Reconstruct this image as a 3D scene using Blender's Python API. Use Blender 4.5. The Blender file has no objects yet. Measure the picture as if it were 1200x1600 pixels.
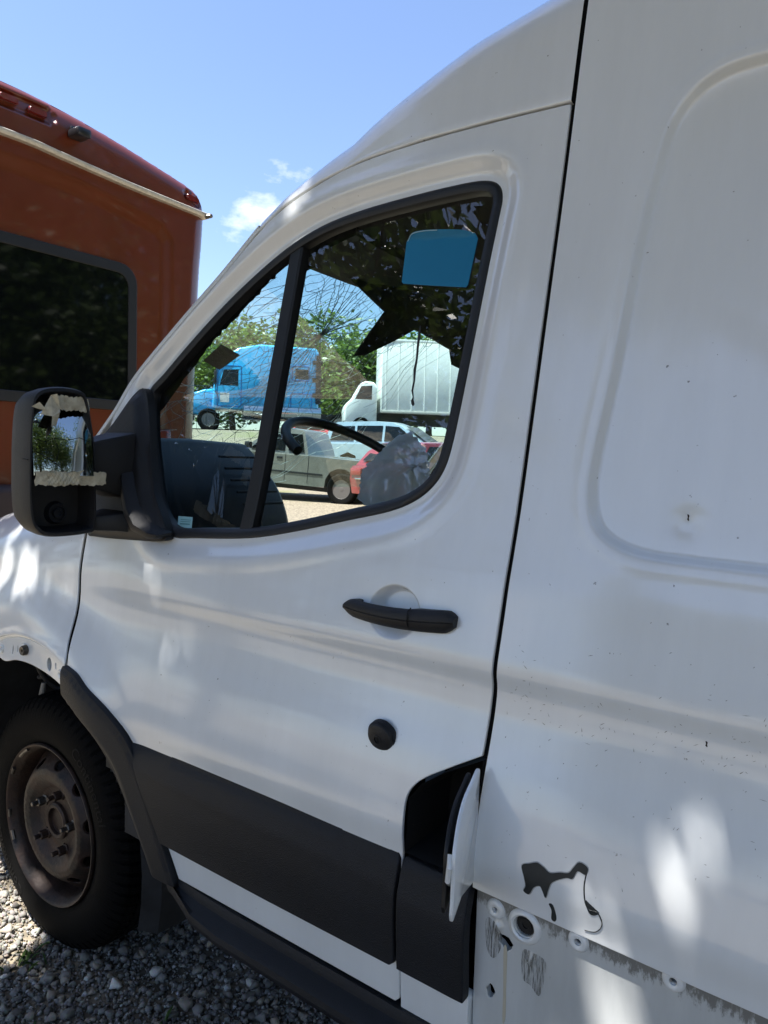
import bpy, bmesh, math, random
import numpy as np
from mathutils import Vector, Matrix
from mathutils.geometry import delaunay_2d_cdt

random.seed(7); rng = np.random.default_rng(7)
sc = bpy.context.scene
COL = sc.collection

# ------------------------------------------------------------------ camera
cam_d = bpy.data.cameras.new("camera"); cam = bpy.data.objects.new("camera", cam_d); COL.objects.link(cam)
cam_d.sensor_fit = 'VERTICAL'; cam_d.sensor_height = 36.0; cam_d.lens = 25.49
cam_d.clip_start = 0.05; cam_d.clip_end = 2000
CAM = Vector((1.8783, -0.98, 1.3827))
cam.matrix_world = Matrix(((0.80547, -0.06756, 0.58877, CAM.x), (0.59181, 0.03911, -0.80513, CAM.y),
                           (0.03136, 0.99695, 0.07148, CAM.z), (0, 0, 0, 1)))
sc.camera = cam

# ------------------------------------------------------------------ sky and sun
SUN = Vector((-0.20, -0.30, 0.93)).normalized()          # towards the sun
w = bpy.data.worlds.new("World"); sc.world = w; w.use_nodes = True
nt = w.node_tree; nt.nodes.clear()
out = nt.nodes.new('ShaderNodeOutputWorld'); bg = nt.nodes.new('ShaderNodeBackground')
sky = nt.nodes.new('ShaderNodeTexSky'); sky.sky_type = 'NISHITA'; sky.sun_disc = False
sky.sun_elevation = math.asin(SUN.z); sky.sun_rotation = math.atan2(SUN.x, SUN.y)
sky.air_density = 1.1; sky.dust_density = .6; sky.ozone_density = 5.0
bg.inputs['Strength'].default_value = 0.081
# thin fair-weather clouds low in the sky, everywhere round the horizon
tc = nt.nodes.new('ShaderNodeTexCoord'); mp = nt.nodes.new('ShaderNodeMapping'); mp.inputs['Scale'].default_value = (1, 1, 1.9)
no = nt.nodes.new('ShaderNodeTexNoise'); no.inputs['Scale'].default_value = 5.5; no.inputs['Detail'].default_value = 9; no.inputs['Roughness'].default_value = .58
rp = nt.nodes.new('ShaderNodeValToRGB'); rp.color_ramp.elements[0].position = .60; rp.color_ramp.elements[1].position = .86
rp.color_ramp.elements[1].color = (.9, .9, .9, 1)
mx = nt.nodes.new('ShaderNodeMixRGB'); mx.inputs[2].default_value = (9.0, 9.2, 9.6, 1)
nt.links.new(tc.outputs['Generated'], mp.inputs['Vector']); nt.links.new(mp.outputs[0], no.inputs['Vector'])
mp.inputs['Location'].default_value = (0.340, 0.164, 0.302)
# (clouds stay in the lower third of the sky)
sz = nt.nodes.new('ShaderNodeSeparateXYZ'); nt.links.new(tc.outputs['Generated'], sz.inputs[0])
mrz = nt.nodes.new('ShaderNodeMapRange'); mrz.inputs['From Min'].default_value = .35; mrz.inputs['From Max'].default_value = .41; mrz.inputs['To Min'].default_value = 1; mrz.inputs['To Max'].default_value = 0; nt.links.new(sz.outputs[2], mrz.inputs['Value'])
mlt = nt.nodes.new('ShaderNodeMath'); mlt.operation = 'MULTIPLY'; nt.links.new(rp.outputs[0], mlt.inputs[0]); nt.links.new(mrz.outputs[0], mlt.inputs[1])
nt.links.new(no.outputs['Fac'], rp.inputs[0]); nt.links.new(mlt.outputs[0], mx.inputs[0])
nt.links.new(sky.outputs[0], mx.inputs[1]); tn = nt.nodes.new('ShaderNodeMixRGB'); tn.blend_type = 'MULTIPLY'; tn.inputs[0].default_value = 1; tn.inputs[2].default_value = (1.05, .965, .965, 1)
nt.links.new(mx.outputs[0], tn.inputs[1]); nt.links.new(tn.outputs[0], bg.inputs[0]); nt.links.new(bg.outputs[0], out.inputs[0])
sun_d = bpy.data.lights.new("sun", 'SUN'); sun_d.energy = 5.0; sun_d.angle = math.radians(.53); sun_d.color = (1, .965, .91)
sun = bpy.data.objects.new("sun", sun_d); COL.objects.link(sun)
sun.rotation_euler = (-SUN).to_track_quat('-Z', 'Y').to_euler()
sc.view_settings.view_transform = 'Standard'; sc.view_settings.look = 'None'
sc.view_settings.exposure = 1.76; sc.view_settings.gamma = 1.0; sc.view_settings.use_curve_mapping = False
cy = sc.cycles; cy.use_denoising = True; cy.max_bounces = 8; cy.transparent_max_bounces = 24; cy.glossy_bounces = 4
cy.transmission_bounces = 6; cy.diffuse_bounces = 4; cy.caustics_reflective = False; cy.caustics_refractive = False; cy.sample_clamp_indirect = 6

# ------------------------------------------------------------------ materials
M = {}
def nodemat(name):
    m = bpy.data.materials.new(name); m.use_nodes = True; M[name] = m
    return m, m.node_tree.nodes, m.node_tree.links, m.node_tree.nodes['Principled BSDF']
def mat(name, col, rough=.5, metal=0, coat=0, var=.0, scale=8, bump=0, bscale=60, spec=.5, col2=None, sheen=0, detail=6):
    m, n, l, p = nodemat(name)
    p.inputs['Base Color'].default_value = (*col, 1); p.inputs['Roughness'].default_value = rough
    p.inputs['Metallic'].default_value = metal; p.inputs['Coat Weight'].default_value = coat
    p.inputs['Coat Roughness'].default_value = .04; p.inputs['Specular IOR Level'].default_value = spec
    t = n.new('ShaderNodeTexCoord')
    if var or col2:
        a = n.new('ShaderNodeTexNoise'); a.inputs['Scale'].default_value = scale; a.inputs['Detail'].default_value = detail; a.inputs['Roughness'].default_value = .62
        r = n.new('ShaderNodeValToRGB'); r.color_ramp.elements[0].position = .32; r.color_ramp.elements[1].position = .68
        c2 = col2 or tuple(max(0, c*(1+var)) for c in col); c1 = col if col2 else tuple(c*(1-var) for c in col)
        r.color_ramp.elements[0].color = (*c1, 1); r.color_ramp.elements[1].color = (*c2, 1)
        l.new(t.outputs['Object'], a.inputs['Vector']); l.new(a.outputs['Fac'], r.inputs[0]); l.new(r.outputs[0], p.inputs['Base Color'])
        rr = n.new('ShaderNodeMapRange'); rr.inputs['To Min'].default_value = max(0, rough-.08); rr.inputs['To Max'].default_value = min(1, rough+.1)
        l.new(a.outputs['Fac'], rr.inputs['Value']); l.new(rr.outputs[0], p.inputs['Roughness'])
    if bump:
        b = n.new('ShaderNodeTexNoise'); b.inputs['Scale'].default_value = bscale; b.inputs['Detail'].default_value = 5
        bu = n.new('ShaderNodeBump'); bu.inputs['Strength'].default_value = bump; bu.inputs['Distance'].default_value = .004
        l.new(t.outputs['Object'], b.inputs['Vector']); l.new(b.outputs['Fac'], bu.inputs['Height']); l.new(bu.outputs[0], p.inputs['Normal'])
    return m

def paint_white(name, base=(.74, .745, .735), grime=.10, band=False):
    """clear-coated white car paint, thin road film, fine dark specks"""
    m, n, l, p = nodemat(name)
    t = n.new('ShaderNodeTexCoord')
    a = n.new('ShaderNodeTexNoise'); a.inputs['Scale'].default_value = 2.6; a.inputs['Detail'].default_value = 8; a.inputs['Roughness'].default_value = .65
    mpn = n.new('ShaderNodeMapping'); mpn.inputs['Scale'].default_value = (3.0, 1, .55)
    l.new(t.outputs['Object'], mpn.inputs['Vector']); l.new(mpn.outputs[0], a.inputs['Vector'])
    r = n.new('ShaderNodeValToRGB'); r.color_ramp.elements[0].position = .35; r.color_ramp.elements[1].position = .75
    r.color_ramp.elements[0].color = (*base, 1); r.color_ramp.elements[1].color = (*[c*(1-grime) for c in base], 1)
    l.new(a.outputs['Fac'], r.inputs[0])
    s = n.new('ShaderNodeTexNoise'); s.inputs['Scale'].default_value = 95; s.inputs['Detail'].default_value = 3
    l.new(t.outputs['Object'], s.inputs['Vector'])
    s2 = n.new('ShaderNodeValToRGB'); s2.color_ramp.elements[0].position = .735; s2.color_ramp.elements[1].position = .78
    l.new(s.outputs['Fac'], s2.inputs[0])
    mxx = n.new('ShaderNodeMixRGB'); mxx.inputs[2].default_value = (.22, .21, .19, 1)
    l.new(s2.outputs[0], mxx.inputs[0]); l.new(r.outputs[0], mxx.inputs[1]); l.new(mxx.outputs[0], p.inputs['Base Color'])
    if band:                                  # dirt line left where a trim strip used to sit
        sx = n.new('ShaderNodeSeparateXYZ'); l.new(t.outputs['Object'], sx.inputs[0])
        zz_ = n.new('ShaderNodeMath'); zz_.operation = 'MULTIPLY_ADD'; zz_.inputs[1].default_value = .019; l.new(sx.outputs[0], zz_.inputs[0]); l.new(sx.outputs[2], zz_.inputs[2])
        mr_ = n.new('ShaderNodeMapRange'); mr_.inputs['From Min'].default_value = .726; mr_.inputs['From Max'].default_value = .766; l.new(zz_.outputs[0], mr_.inputs['Value'])
        n1 = n.new('ShaderNodeTexNoise'); n1.inputs['Scale'].default_value = 130; n1.inputs['Detail'].default_value = 9; n1.inputs['Roughness'].default_value = .75
        mp1 = n.new('ShaderNodeMapping'); mp1.inputs['Scale'].default_value = (1, 1, .35); l.new(t.outputs['Object'], mp1.inputs[0]); l.new(mp1.outputs[0], n1.inputs['Vector'])
        n2 = n.new('ShaderNodeTexNoise'); n2.inputs['Scale'].default_value = 11; n2.inputs['Detail'].default_value = 4; l.new(t.outputs['Object'], n2.inputs['Vector'])
        ad = n.new('ShaderNodeMath'); ad.operation = 'MULTIPLY_ADD'; ad.inputs[1].default_value = .42; l.new(mr_.outputs[0], ad.inputs[0]); l.new(n1.outputs['Fac'], ad.inputs[2])
        ad2 = n.new('ShaderNodeMath'); ad2.operation = 'MULTIPLY_ADD'; ad2.inputs[1].default_value = .5; l.new(n2.outputs['Fac'], ad2.inputs[0]); l.new(ad.outputs[0], ad2.inputs[2])
        rm = n.new('ShaderNodeValToRGB'); rm.color_ramp.elements[0].position = .98; rm.color_ramp.elements[1].position = 1.0; rm.color_ramp.elements[1].color = (.85, .85, .85, 1)
        sc_ = n.new('ShaderNodeMath'); sc_.operation = 'MULTIPLY'; sc_.inputs[1].default_value = .93; l.new(ad2.outputs[0], sc_.inputs[0]); rm.color_ramp.elements[0].position = .86; rm.color_ramp.elements[1].position = .98; l.new(sc_.outputs[0], rm.inputs[0])
        mg = n.new('ShaderNodeMixRGB'); mg.inputs[2].default_value = (.15, .143, .128, 1); l.new(rm.outputs[0], mg.inputs[0]); l.new(mxx.outputs[0], mg.inputs[1]); l.new(mg.outputs[0], p.inputs['Base Color'])
    p.inputs['Roughness'].default_value = .38; p.inputs['Coat Weight'].default_value = 1.0; p.inputs['Coat IOR'].default_value = 1.6
    rr = n.new('ShaderNodeMapRange'); rr.inputs['To Min'].default_value = .03; rr.inputs['To Max'].default_value = .14
    l.new(a.outputs['Fac'], rr.inputs['Value']); l.new(rr.outputs[0], p.inputs['Coat Roughness'])
    # very fine orange peel of the lacquer
    b = n.new('ShaderNodeTexNoise'); b.inputs['Scale'].default_value = 260; b.inputs['Detail'].default_value = 1
    bu = n.new('ShaderNodeBump'); bu.inputs['Strength'].default_value = .02; bu.inputs['Distance'].default_value = .001
    l.new(t.outputs['Object'], b.inputs['Vector']); l.new(b.outputs['Fac'], bu.inputs['Height']); l.new(bu.outputs[0], p.inputs['Coat Normal'])
    return m

def glassmat(name, tint, dirt=.05, dirtscale=40, rough=.0, refl=1.0):
    m = bpy.data.materials.new(name); m.use_nodes = True; M[name] = m
    n, l = m.node_tree.nodes, m.node_tree.links; n.clear()
    o = n.new('ShaderNodeOutputMaterial'); tr = n.new('ShaderNodeBsdfTransparent'); tr.inputs[0].default_value = (*tint, 1)
    gl = n.new('ShaderNodeBsdfGlossy'); gl.inputs['Roughness'].default_value = rough; gl.inputs['Color'].default_value = (refl, refl, refl, 1)
    fr = n.new('ShaderNodeFresnel'); fr.inputs['IOR'].default_value = 1.62
    m1 = n.new('ShaderNodeMixShader'); l.new(fr.outputs[0], m1.inputs[0]); l.new(tr.outputs[0], m1.inputs[1]); l.new(gl.outputs[0], m1.inputs[2])
    d = n.new('ShaderNodeBsdfDiffuse'); d.inputs[0].default_value = (.55, .54, .5, 1)
    t = n.new('ShaderNodeTexCoord'); mpn = n.new('ShaderNodeMapping'); mpn.inputs['Scale'].default_value = (1, 1, .35)
    a = n.new('ShaderNodeTexNoise'); a.inputs['Scale'].default_value = dirtscale; a.inputs['Detail'].default_value = 9; a.inputs['Roughness'].default_value = .7
    l.new(t.outputs['Object'], mpn.inputs[0]); l.new(mpn.outputs[0], a.inputs['Vector'])
    r = n.new('ShaderNodeValToRGB'); r.color_ramp.elements[0].position = .45; r.color_ramp.elements[1].position = .85
    r.color_ramp.elements[0].color = (dirt*.35,)*3+(1,); r.color_ramp.elements[1].color = (dirt*3.5,)*3+(1,)
    l.new(a.outputs['Fac'], r.inputs[0])
    m2 = n.new('ShaderNodeMixShader'); l.new(r.outputs[0], m2.inputs[0]); l.new(m1.outputs[0], m2.inputs[1]); l.new(d.outputs[0], m2.inputs[2])
    l.new(m2.outputs[0], o.inputs[0]); return m

def leafmat(name, c1, c2):
    m = bpy.data.materials.new(name); m.use_nodes = True; M[name] = m
    n, l = m.node_tree.nodes, m.node_tree.links; n.clear()
    o = n.new('ShaderNodeOutputMaterial'); at = n.new('ShaderNodeAttribute'); at.attribute_name = 'tone'
    r = n.new('ShaderNodeMixRGB'); r.inputs[1].default_value = (*c1, 1); r.inputs[2].default_value = (*c2, 1); l.new(at.outputs['Fac'], r.inputs[0])
    p = n.new('ShaderNodeBsdfPrincipled'); p.inputs['Roughness'].default_value = .45; l.new(r.outputs[0], p.inputs['Base Color'])
    tl = n.new('ShaderNodeBsdfTranslucent'); l.new(r.outputs[0], tl.inputs[0])
    ms = n.new('ShaderNodeMixShader'); ms.inputs[0].default_value = .35
    l.new(p.outputs[0], ms.inputs[1]); l.new(tl.outputs[0], ms.inputs[2]); l.new(ms.outputs[0], o.inputs[0]); return m

paint_white('van_white', (.81, .835, .85))
paint_white('dirty_white', (.64, .66, .66), .30, band=True)
mat('black_plastic', (.009, .009, .0105), .55, var=.25, scale=30, bump=.25, bscale=500)
mat('rubber', (.007, .007, .008), .5, var=.2, scale=25)
mat('grey_plastic', (.0075, .009, .013), .55, var=.22, scale=5, bump=.4, bscale=500, spec=.35, detail=12)
mat('dark_interior', (.012, .013, .014), .7, var=.3, scale=12)
mat('headliner', (.010, .010, .011), .9, var=.3, scale=18)
mat('dash_plastic', (.005, .0055, .0065), .5, var=.2, scale=20, bump=.2, bscale=400)
mat('tyre_rubber', (.0032, .0031, .0031), .78, var=.5, scale=16, bump=.25, bscale=220, spec=.10)
mat('tyre_letter', (.0065, .0063, .0062), .7, spec=.15)
mat('rusty_steel', (.010, .0085, .0085), .55, col2=(.056, .029, .019), scale=13, metal=.25, bump=.3, bscale=120)
mat('bolt_steel', (.12, .11, .10), .4, metal=.8, var=.3, scale=60)
mat('cavity', (.004, .004, .004), .9)  # near-black; on backing sheets it stands in for the shade inside gaps
mat('underbody', (.016, .017, .02), .75, var=.5, scale=15)
mat('underbody_pale', (.23, .21, .18), .6, var=.3, scale=20)
mat('blue_film', (.010, .185, .36), .45, var=.06, scale=6, spec=.3)
mat('film_edge', (.35, .55, .65), .4)
mat('label_blue', (.30, .55, .60), .4)
mat('label_line', (.10, .27, .30), .4)
mat('tape', (.50, .43, .29), .6, col2=(.80, .73, .55), scale=45, bump=.6, bscale=130)
mat('glue', (.016, .020, .022), .5, var=.25, scale=60)
m, n, l, p = nodemat('glue_streak')            # dry rubbed-off glue: stringy, patchy film
p.inputs['Base Color'].default_value = (.15, .145, .13, 1); p.inputs['Roughness'].default_value = .8
t = n.new('ShaderNodeTexCoord'); mp_ = n.new('ShaderNodeMapping'); mp_.inputs['Scale'].default_value = (5.5, 1, .45); a = n.new('ShaderNodeTexNoise'); a.inputs['Scale'].default_value = 60; a.inputs['Detail'].default_value = 8; a.inputs['Roughness'].default_value = .7
r = n.new('ShaderNodeValToRGB'); r.color_ramp.elements[0].position = .44; r.color_ramp.elements[1].position = .66; l.new(t.outputs['Object'], mp_.inputs[0]); l.new(mp_.outputs[0], a.inputs['Vector']); l.new(a.outputs['Fac'], r.inputs[0]); l.new(r.outputs[0], p.inputs['Alpha'])
mat('glue_rim', (.42, .43, .42), .6, var=.2, scale=80)
mat('grime', (.17, .165, .15), .9, var=.4, scale=70)
mat('rust_hole', (.03, .018, .012), .9)
mat('rust_stain', (.50, .46, .36), .6)
mat('crack_line', (.34, .40, .40), .35)
mat('crack_bright', (.75, .8, .78), .3)
m, n, l, p = nodemat('airbag'); p.inputs['Base Color'].default_value = (.82, .87, .92, 1); p.inputs['Roughness'].default_value = .5
tl_ = n.new('ShaderNodeBsdfTranslucent'); tl_.inputs[0].default_value = (.85, .91, .97, 1); tp_ = n.new('ShaderNodeBsdfTransparent')
ms_ = n.new('ShaderNodeMixShader'); ms_.inputs[0].default_value = .7; ms2_ = n.new('ShaderNodeMixShader'); ms2_.inputs[0].default_value = .14
l.new(p.outputs[0], ms_.inputs[1]); l.new(tl_.outputs[0], ms_.inputs[2]); l.new(ms_.outputs[0], ms2_.inputs[1]); l.new(tp_.outputs[0], ms2_.inputs[2]); l.new(ms2_.outputs[0], n['Material Output'].inputs[0])
M['mirror_glass'] = None
mm, n_, l_, p_ = nodemat('mirror_glass'); p_.inputs['Base Color'].default_value = (.42, .45, .45, 1); p_.inputs['Metallic'].default_value = 1; p_.inputs['Roughness'].default_value = .03
glassmat('side_glass', (.90, .94, .93), .006, 60)
glassmat('wind_glass', (.70, .92, .90), .045, 30)
glassmat('car_glass', (.10, .12, .12), .03, 20)
mat('rv_orange', (.130, .020, .003), .3, coat=.6, var=.10, scale=2.2, detail=10)
mat('rv_dark', (.035, .02, .018), .6, var=.2)
mat('aluminium', (.55, .52, .46), .45, metal=.35, var=.15, scale=30)
mm, n_, l_, p_ = nodemat('rv_window'); p_.inputs['Base Color'].default_value = (.003, .004, .005, 1); p_.inputs['Roughness'].default_value = .04; p_.inputs['Specular IOR Level'].default_value = .35
mat('lamp_red', (.16, .015, .012), .2, coat=.8)
mat('lamp_tail', (.30, .012, .012), .18, coat=.8)
mat('lamp_clear', (.65, .65, .62), .15, coat=.8)
mat('chrome', (.62, .62, .62), .15, metal=1)
mat('camera_black', (.012, .012, .014), .35, coat=.3)
mat('pickup_silver', (.19, .178, .158), .35, metal=.35, coat=.7, var=.08, scale=6)
mat('minivan_blue', (.36, .45, .52), .3, metal=.3, coat=.8)
mat('car_red', (.26, .018, .022), .3, coat=.9)
mat('hatch_red', (.45, .03, .04), .3, coat=.9)
mat('truck_blue', (.03, .42, .80), .3, coat=.8, var=.05, scale=3)
mat('truck_blue_line', (.012, .13, .38), .4)
mat('truck_white', (.78, .79, .76), .4, var=.04, scale=2, coat=.3)
mat('wheel_grey', (.18, .17, .16), .5, metal=.5)
mat('bark', (.075, .055, .04), .9, var=.4, scale=6, bump=.9, bscale=25)
leafmat('leaf_near', (.020, .045, .009), (.085, .125, .022))
leafmat('leaf_far', (.05, .10, .018), (.20, .30, .06))
leafmat('leaf_hedge', (.025, .05, .012), (.10, .15, .03))
mat('line_paint', (.75, .75, .72), .7, var=.15, scale=5)
mat('asphalt', (.055, .055, .056), .9, var=.3, scale=9, bump=.5, bscale=90)

# gravel ground: pale crushed stone with sandy and grassy patches
m, n, l, p = nodemat('gravel_ground')
t = n.new('ShaderNodeTexCoord'); vo = n.new('ShaderNodeTexVoronoi'); vo.inputs['Scale'].default_value = 42
r = n.new('ShaderNodeValToRGB'); e = r.color_ramp.elements; e[0].color = (.075, .063, .046, 1); e[1].color = (.33, .28, .20, 1); e.new(.5).color = (.165, .138, .098, 1)
big = n.new('ShaderNodeTexNoise'); big.inputs['Scale'].default_value = .55; big.inputs['Detail'].default_value = 7; big.inputs['Roughness'].default_value = .6
gr = n.new('ShaderNodeValToRGB'); gr.color_ramp.elements[0].position = .56; gr.color_ramp.elements[1].position = .74
mx1 = n.new('ShaderNodeMixRGB'); mx1.inputs[2].default_value = (.13, .135, .05, 1)
bu = n.new('ShaderNodeBump'); bu.inputs['Strength'].default_value = .5; bu.inputs['Distance'].default_value = .01
l.new(t.outputs['Object'], vo.inputs['Vector']); l.new(t.outputs['Object'], big.inputs['Vector'])
l.new(vo.outputs['Color'], r.inputs[0]); l.new(big.outputs['Fac'], gr.inputs[0]); l.new(gr.outputs[0], mx1.inputs[0]); l.new(r.outputs[0], mx1.inputs[1])
l.new(mx1.outputs[0], p.inputs['Base Color']); l.new(vo.outputs['Distance'], bu.inputs['Height']); l.new(bu.outputs[0], p.inputs['Normal']); p.inputs['Roughness'].default_value = .9
# loose stones: tone per stone
m, n, l, p = nodemat('stones')
at = n.new('ShaderNodeAttribute'); at.attribute_name = 'tone'; r = n.new('ShaderNodeValToRGB'); e = r.color_ramp.elements
e[0].color = (.09, .083, .074, 1); e[1].color = (.62, .60, .55, 1); e.new(.45).color = (.24, .23, .21, 1); e.new(.7).color = (.33, .275, .21, 1); e.new(.85).color = (.42, .41, .385, 1)
t = n.new('ShaderNodeTexCoord'); a = n.new('ShaderNodeTexNoise'); a.inputs['Scale'].default_value = 150; a.inputs['Detail'].default_value = 6
mu = n.new('ShaderNodeMixRGB'); mu.blend_type = 'MULTIPLY'; mu.inputs[0].default_value = .6
l.new(t.outputs['Object'], a.inputs['Vector']); l.new(at.outputs['Fac'], r.inputs[0]); l.new(r.outputs[0], mu.inputs[1]); l.new(a.outputs['Color'], mu.inputs[2])
gm = n.new('ShaderNodeMixRGB'); gm.blend_type = 'ADD'; gm.inputs[0].default_value = .25; l.new(mu.outputs[0], gm.inputs[1]); l.new(r.outputs[0], gm.inputs[2])
l.new(gm.outputs[0], p.inputs['Base Color']); p.inputs['Roughness'].default_value = .85

# ------------------------------------------------------------------ helpers
def link(o, parent=None):
    COL.objects.link(o)
    if parent is not None: o.parent = parent
    return o
def tag(o, label=None, cat=None, group=None, kind=None):
    if label: o['label'] = label
    if cat: o['category'] = cat
    if group: o['group'] = group
    if kind: o['kind'] = kind
    return o
def empty(name, loc=(0, 0, 0), rz=0, rx=0, ry=0):
    o = bpy.data.objects.new(name, None); COL.objects.link(o); o.location = loc; o.rotation_euler = (rx, ry, rz); o.empty_display_size = .2
    return o
def obj(name, verts, faces, material, parent=None, smooth=True, angle=None, normals=None):
    me = bpy.data.meshes.new(name)
    me.from_pydata([tuple(map(float, v)) for v in verts], [], [tuple(int(i) for i in f) for f in faces]); me.update()
    if smooth: me.shade_smooth()
    if angle is not None: me.set_sharp_from_angle(angle=math.radians(angle))
    if normals is not None: me.normals_split_custom_set_from_vertices([tuple(map(float, v)) for v in normals])
    me.materials.append(M[material] if isinstance(material, str) else material)
    return link(bpy.data.objects.new(name, me), parent)
def bm_obj(name, bm, material, parent=None, smooth=True, angle=35):
    bmesh.ops.recalc_face_normals(bm, faces=bm.faces[:])
    me = bpy.data.meshes.new(name); bm.to_mesh(me); bm.free()
    if smooth: me.shade_smooth(); me.set_sharp_from_angle(angle=math.radians(angle))
    me.materials.append(M[material]); return link(bpy.data.objects.new(name, me), parent)
class MB:
    """collects shapes of one piece into one mesh"""
    def __init__(s): s.v = []; s.f = []
    def add(s, v, f):
        k = len(s.v); s.v += [tuple(p) for p in v]; s.f += [tuple(i+k for i in q) for q in f]; return s
    def box(s, x0, x1, y0, y1, z0, z1, mtx=None):
        v = [(x, y, z) for x in (x0, x1) for y in (y0, y1) for z in (z0, z1)]
        if mtx is not None: v = [tuple(mtx @ Vector(p)) for p in v]
        return s.add(v, [(0, 1, 3, 2), (4, 6, 7, 5), (0, 4, 5, 1), (2, 3, 7, 6), (0, 2, 6, 4), (1, 5, 7, 3)])
    def tube(s, pts, r, n=8, cap=True):
        pts = [Vector(p) for p in pts]; rr = r if isinstance(r, (list, tuple)) else [r]*len(pts); rings = []
        up = Vector((.13, .37, .91))
        for i, p in enumerate(pts):
            d = (pts[min(i+1, len(pts)-1)]-pts[max(i-1, 0)]).normalized(); a = d.cross(up)
            if a.length < .05: a = d.cross(Vector((1, 0, 0)))
            a.normalize(); b = d.cross(a)
            rings.append([tuple(p+(a*math.cos(t)+b*math.sin(t))*rr[i]) for t in [2*math.pi*k/n for k in range(n)]])
        return s.loft(rings, cap)
    def loft(s, rings, cap=True, closed=True):
        n = len(rings[0]); v = [p for q in rings for p in q]; f = []
        for i in range(len(rings)-1):
            for k in range(n if closed else n-1):
                a, b = i*n+k, i*n+(k+1) % n; f.append((a, b, b+n, a+n))
        if cap and closed: f += [tuple(range(n))[::-1], tuple(range((len(rings)-1)*n, len(rings)*n))]
        return s.add(v, f)
    def lathe(s, prof, n=32, axis='Y', c=(0, 0, 0), cap=True):
        rings = []
        for r, h in prof:
            ring = []
            for k in range(n):
                t = 2*math.pi*k/n; a, b = r*math.cos(t), r*math.sin(t)
                ring.append({'Y': (c[0]+a, c[1]+h, c[2]+b), 'Z': (c[0]+a, c[1]+b, c[2]+h), 'X': (c[0]+h, c[1]+a, c[2]+b)}[axis])
            rings.append(ring)
        return s.loft(rings, cap=cap)
    def build(s, name, material, parent=None, smooth=True, angle=35, bevel=0, seg=2):
        bm = bmesh.new(); vs = [bm.verts.new(p) for p in s.v]
        for q in s.f:
            try: bm.faces.new([vs[i] for i in q])
            except ValueError: pass
        bmesh.ops.recalc_face_normals(bm, faces=bm.faces[:])
        if bevel:
            ed = [e for e in bm.edges if len(e.link_faces) == 2 and e.calc_face_angle(0) > .5]
            bmesh.ops.bevel(bm, geom=ed, offset=bevel, segments=seg, affect='EDGES', profile=.5, clamp_overlap=True)
        return bm_obj(name, bm, material, parent, smooth, angle)
def box(name, dims, material, parent=None, bevel=0, mtx=None, seg=2):
    return MB().box(*dims, mtx=mtx).build(name, material, parent, bevel=bevel, seg=seg)

def crom(P, n=6, closed=False):
    P = [np.array(p, float) for p in P]; o = []; N = len(P)
    for i in range(N if closed else N-1):
        g = (lambda k: P[k % N]) if closed else (lambda k: P[min(max(k, 0), N-1)])
        p0, p1, p2, p3 = g(i-1), g(i), g(i+1), g(i+2)
        for k in range(n):
            t = k/n; o.append(.5*((2*p1)+(-p0+p2)*t+(2*p0-5*p1+4*p2-p3)*t*t+(-p0+3*p1-3*p2+p3)*t**3))
    if not closed: o.append(P[-1])
    return o
def resample(P, step, closed=True):
    P = [np.array(p, float) for p in P]
    if closed: P = P+[P[0]]
    o = []
    for a, b in zip(P[:-1], P[1:]):
        L = np.linalg.norm(b-a)
        if L < 1e-6: continue
        k = max(1, int(round(L/step))); o += [a+(b-a)*j/k for j in range(k)]
    if not closed: o.append(P[-1])
    return np.array(o)
def inside(P, poly):
    x, y = P[:, 0], P[:, 1]; c = np.zeros(len(P), bool); n = len(poly)
    for i in range(n):
        x0, y0 = poly[i]; x1, y1 = poly[(i+1) % n]
        if y0 == y1: continue
        c ^= ((y0 > y) != (y1 > y)) & (x < (x1-x0)*(y-y0)/(y1-y0)+x0)
    return c
def pdist(P, poly, closed=True):
    d = np.full(len(P), 1e9); n = len(poly); poly = np.asarray(poly, float)
    for i in range(n if closed else n-1):
        a = poly[i]; b = poly[(i+1) % n]; ab = b-a; L = ab@ab
        if L < 1e-14: continue
        t = np.clip(((P-a)@ab)/L, 0, 1); q = P-(a+t[:, None]*ab); d = np.minimum(d, np.einsum('ij,ij->i', q, q))
    return np.sqrt(d)
def sdf(P, poly):
    return np.where(inside(P, poly), -1, 1)*pdist(P, poly)
def sst(a, b, x):
    t = np.clip((x-a)/(b-a), 0, 1); return t*t*(3-2*t)

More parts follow.
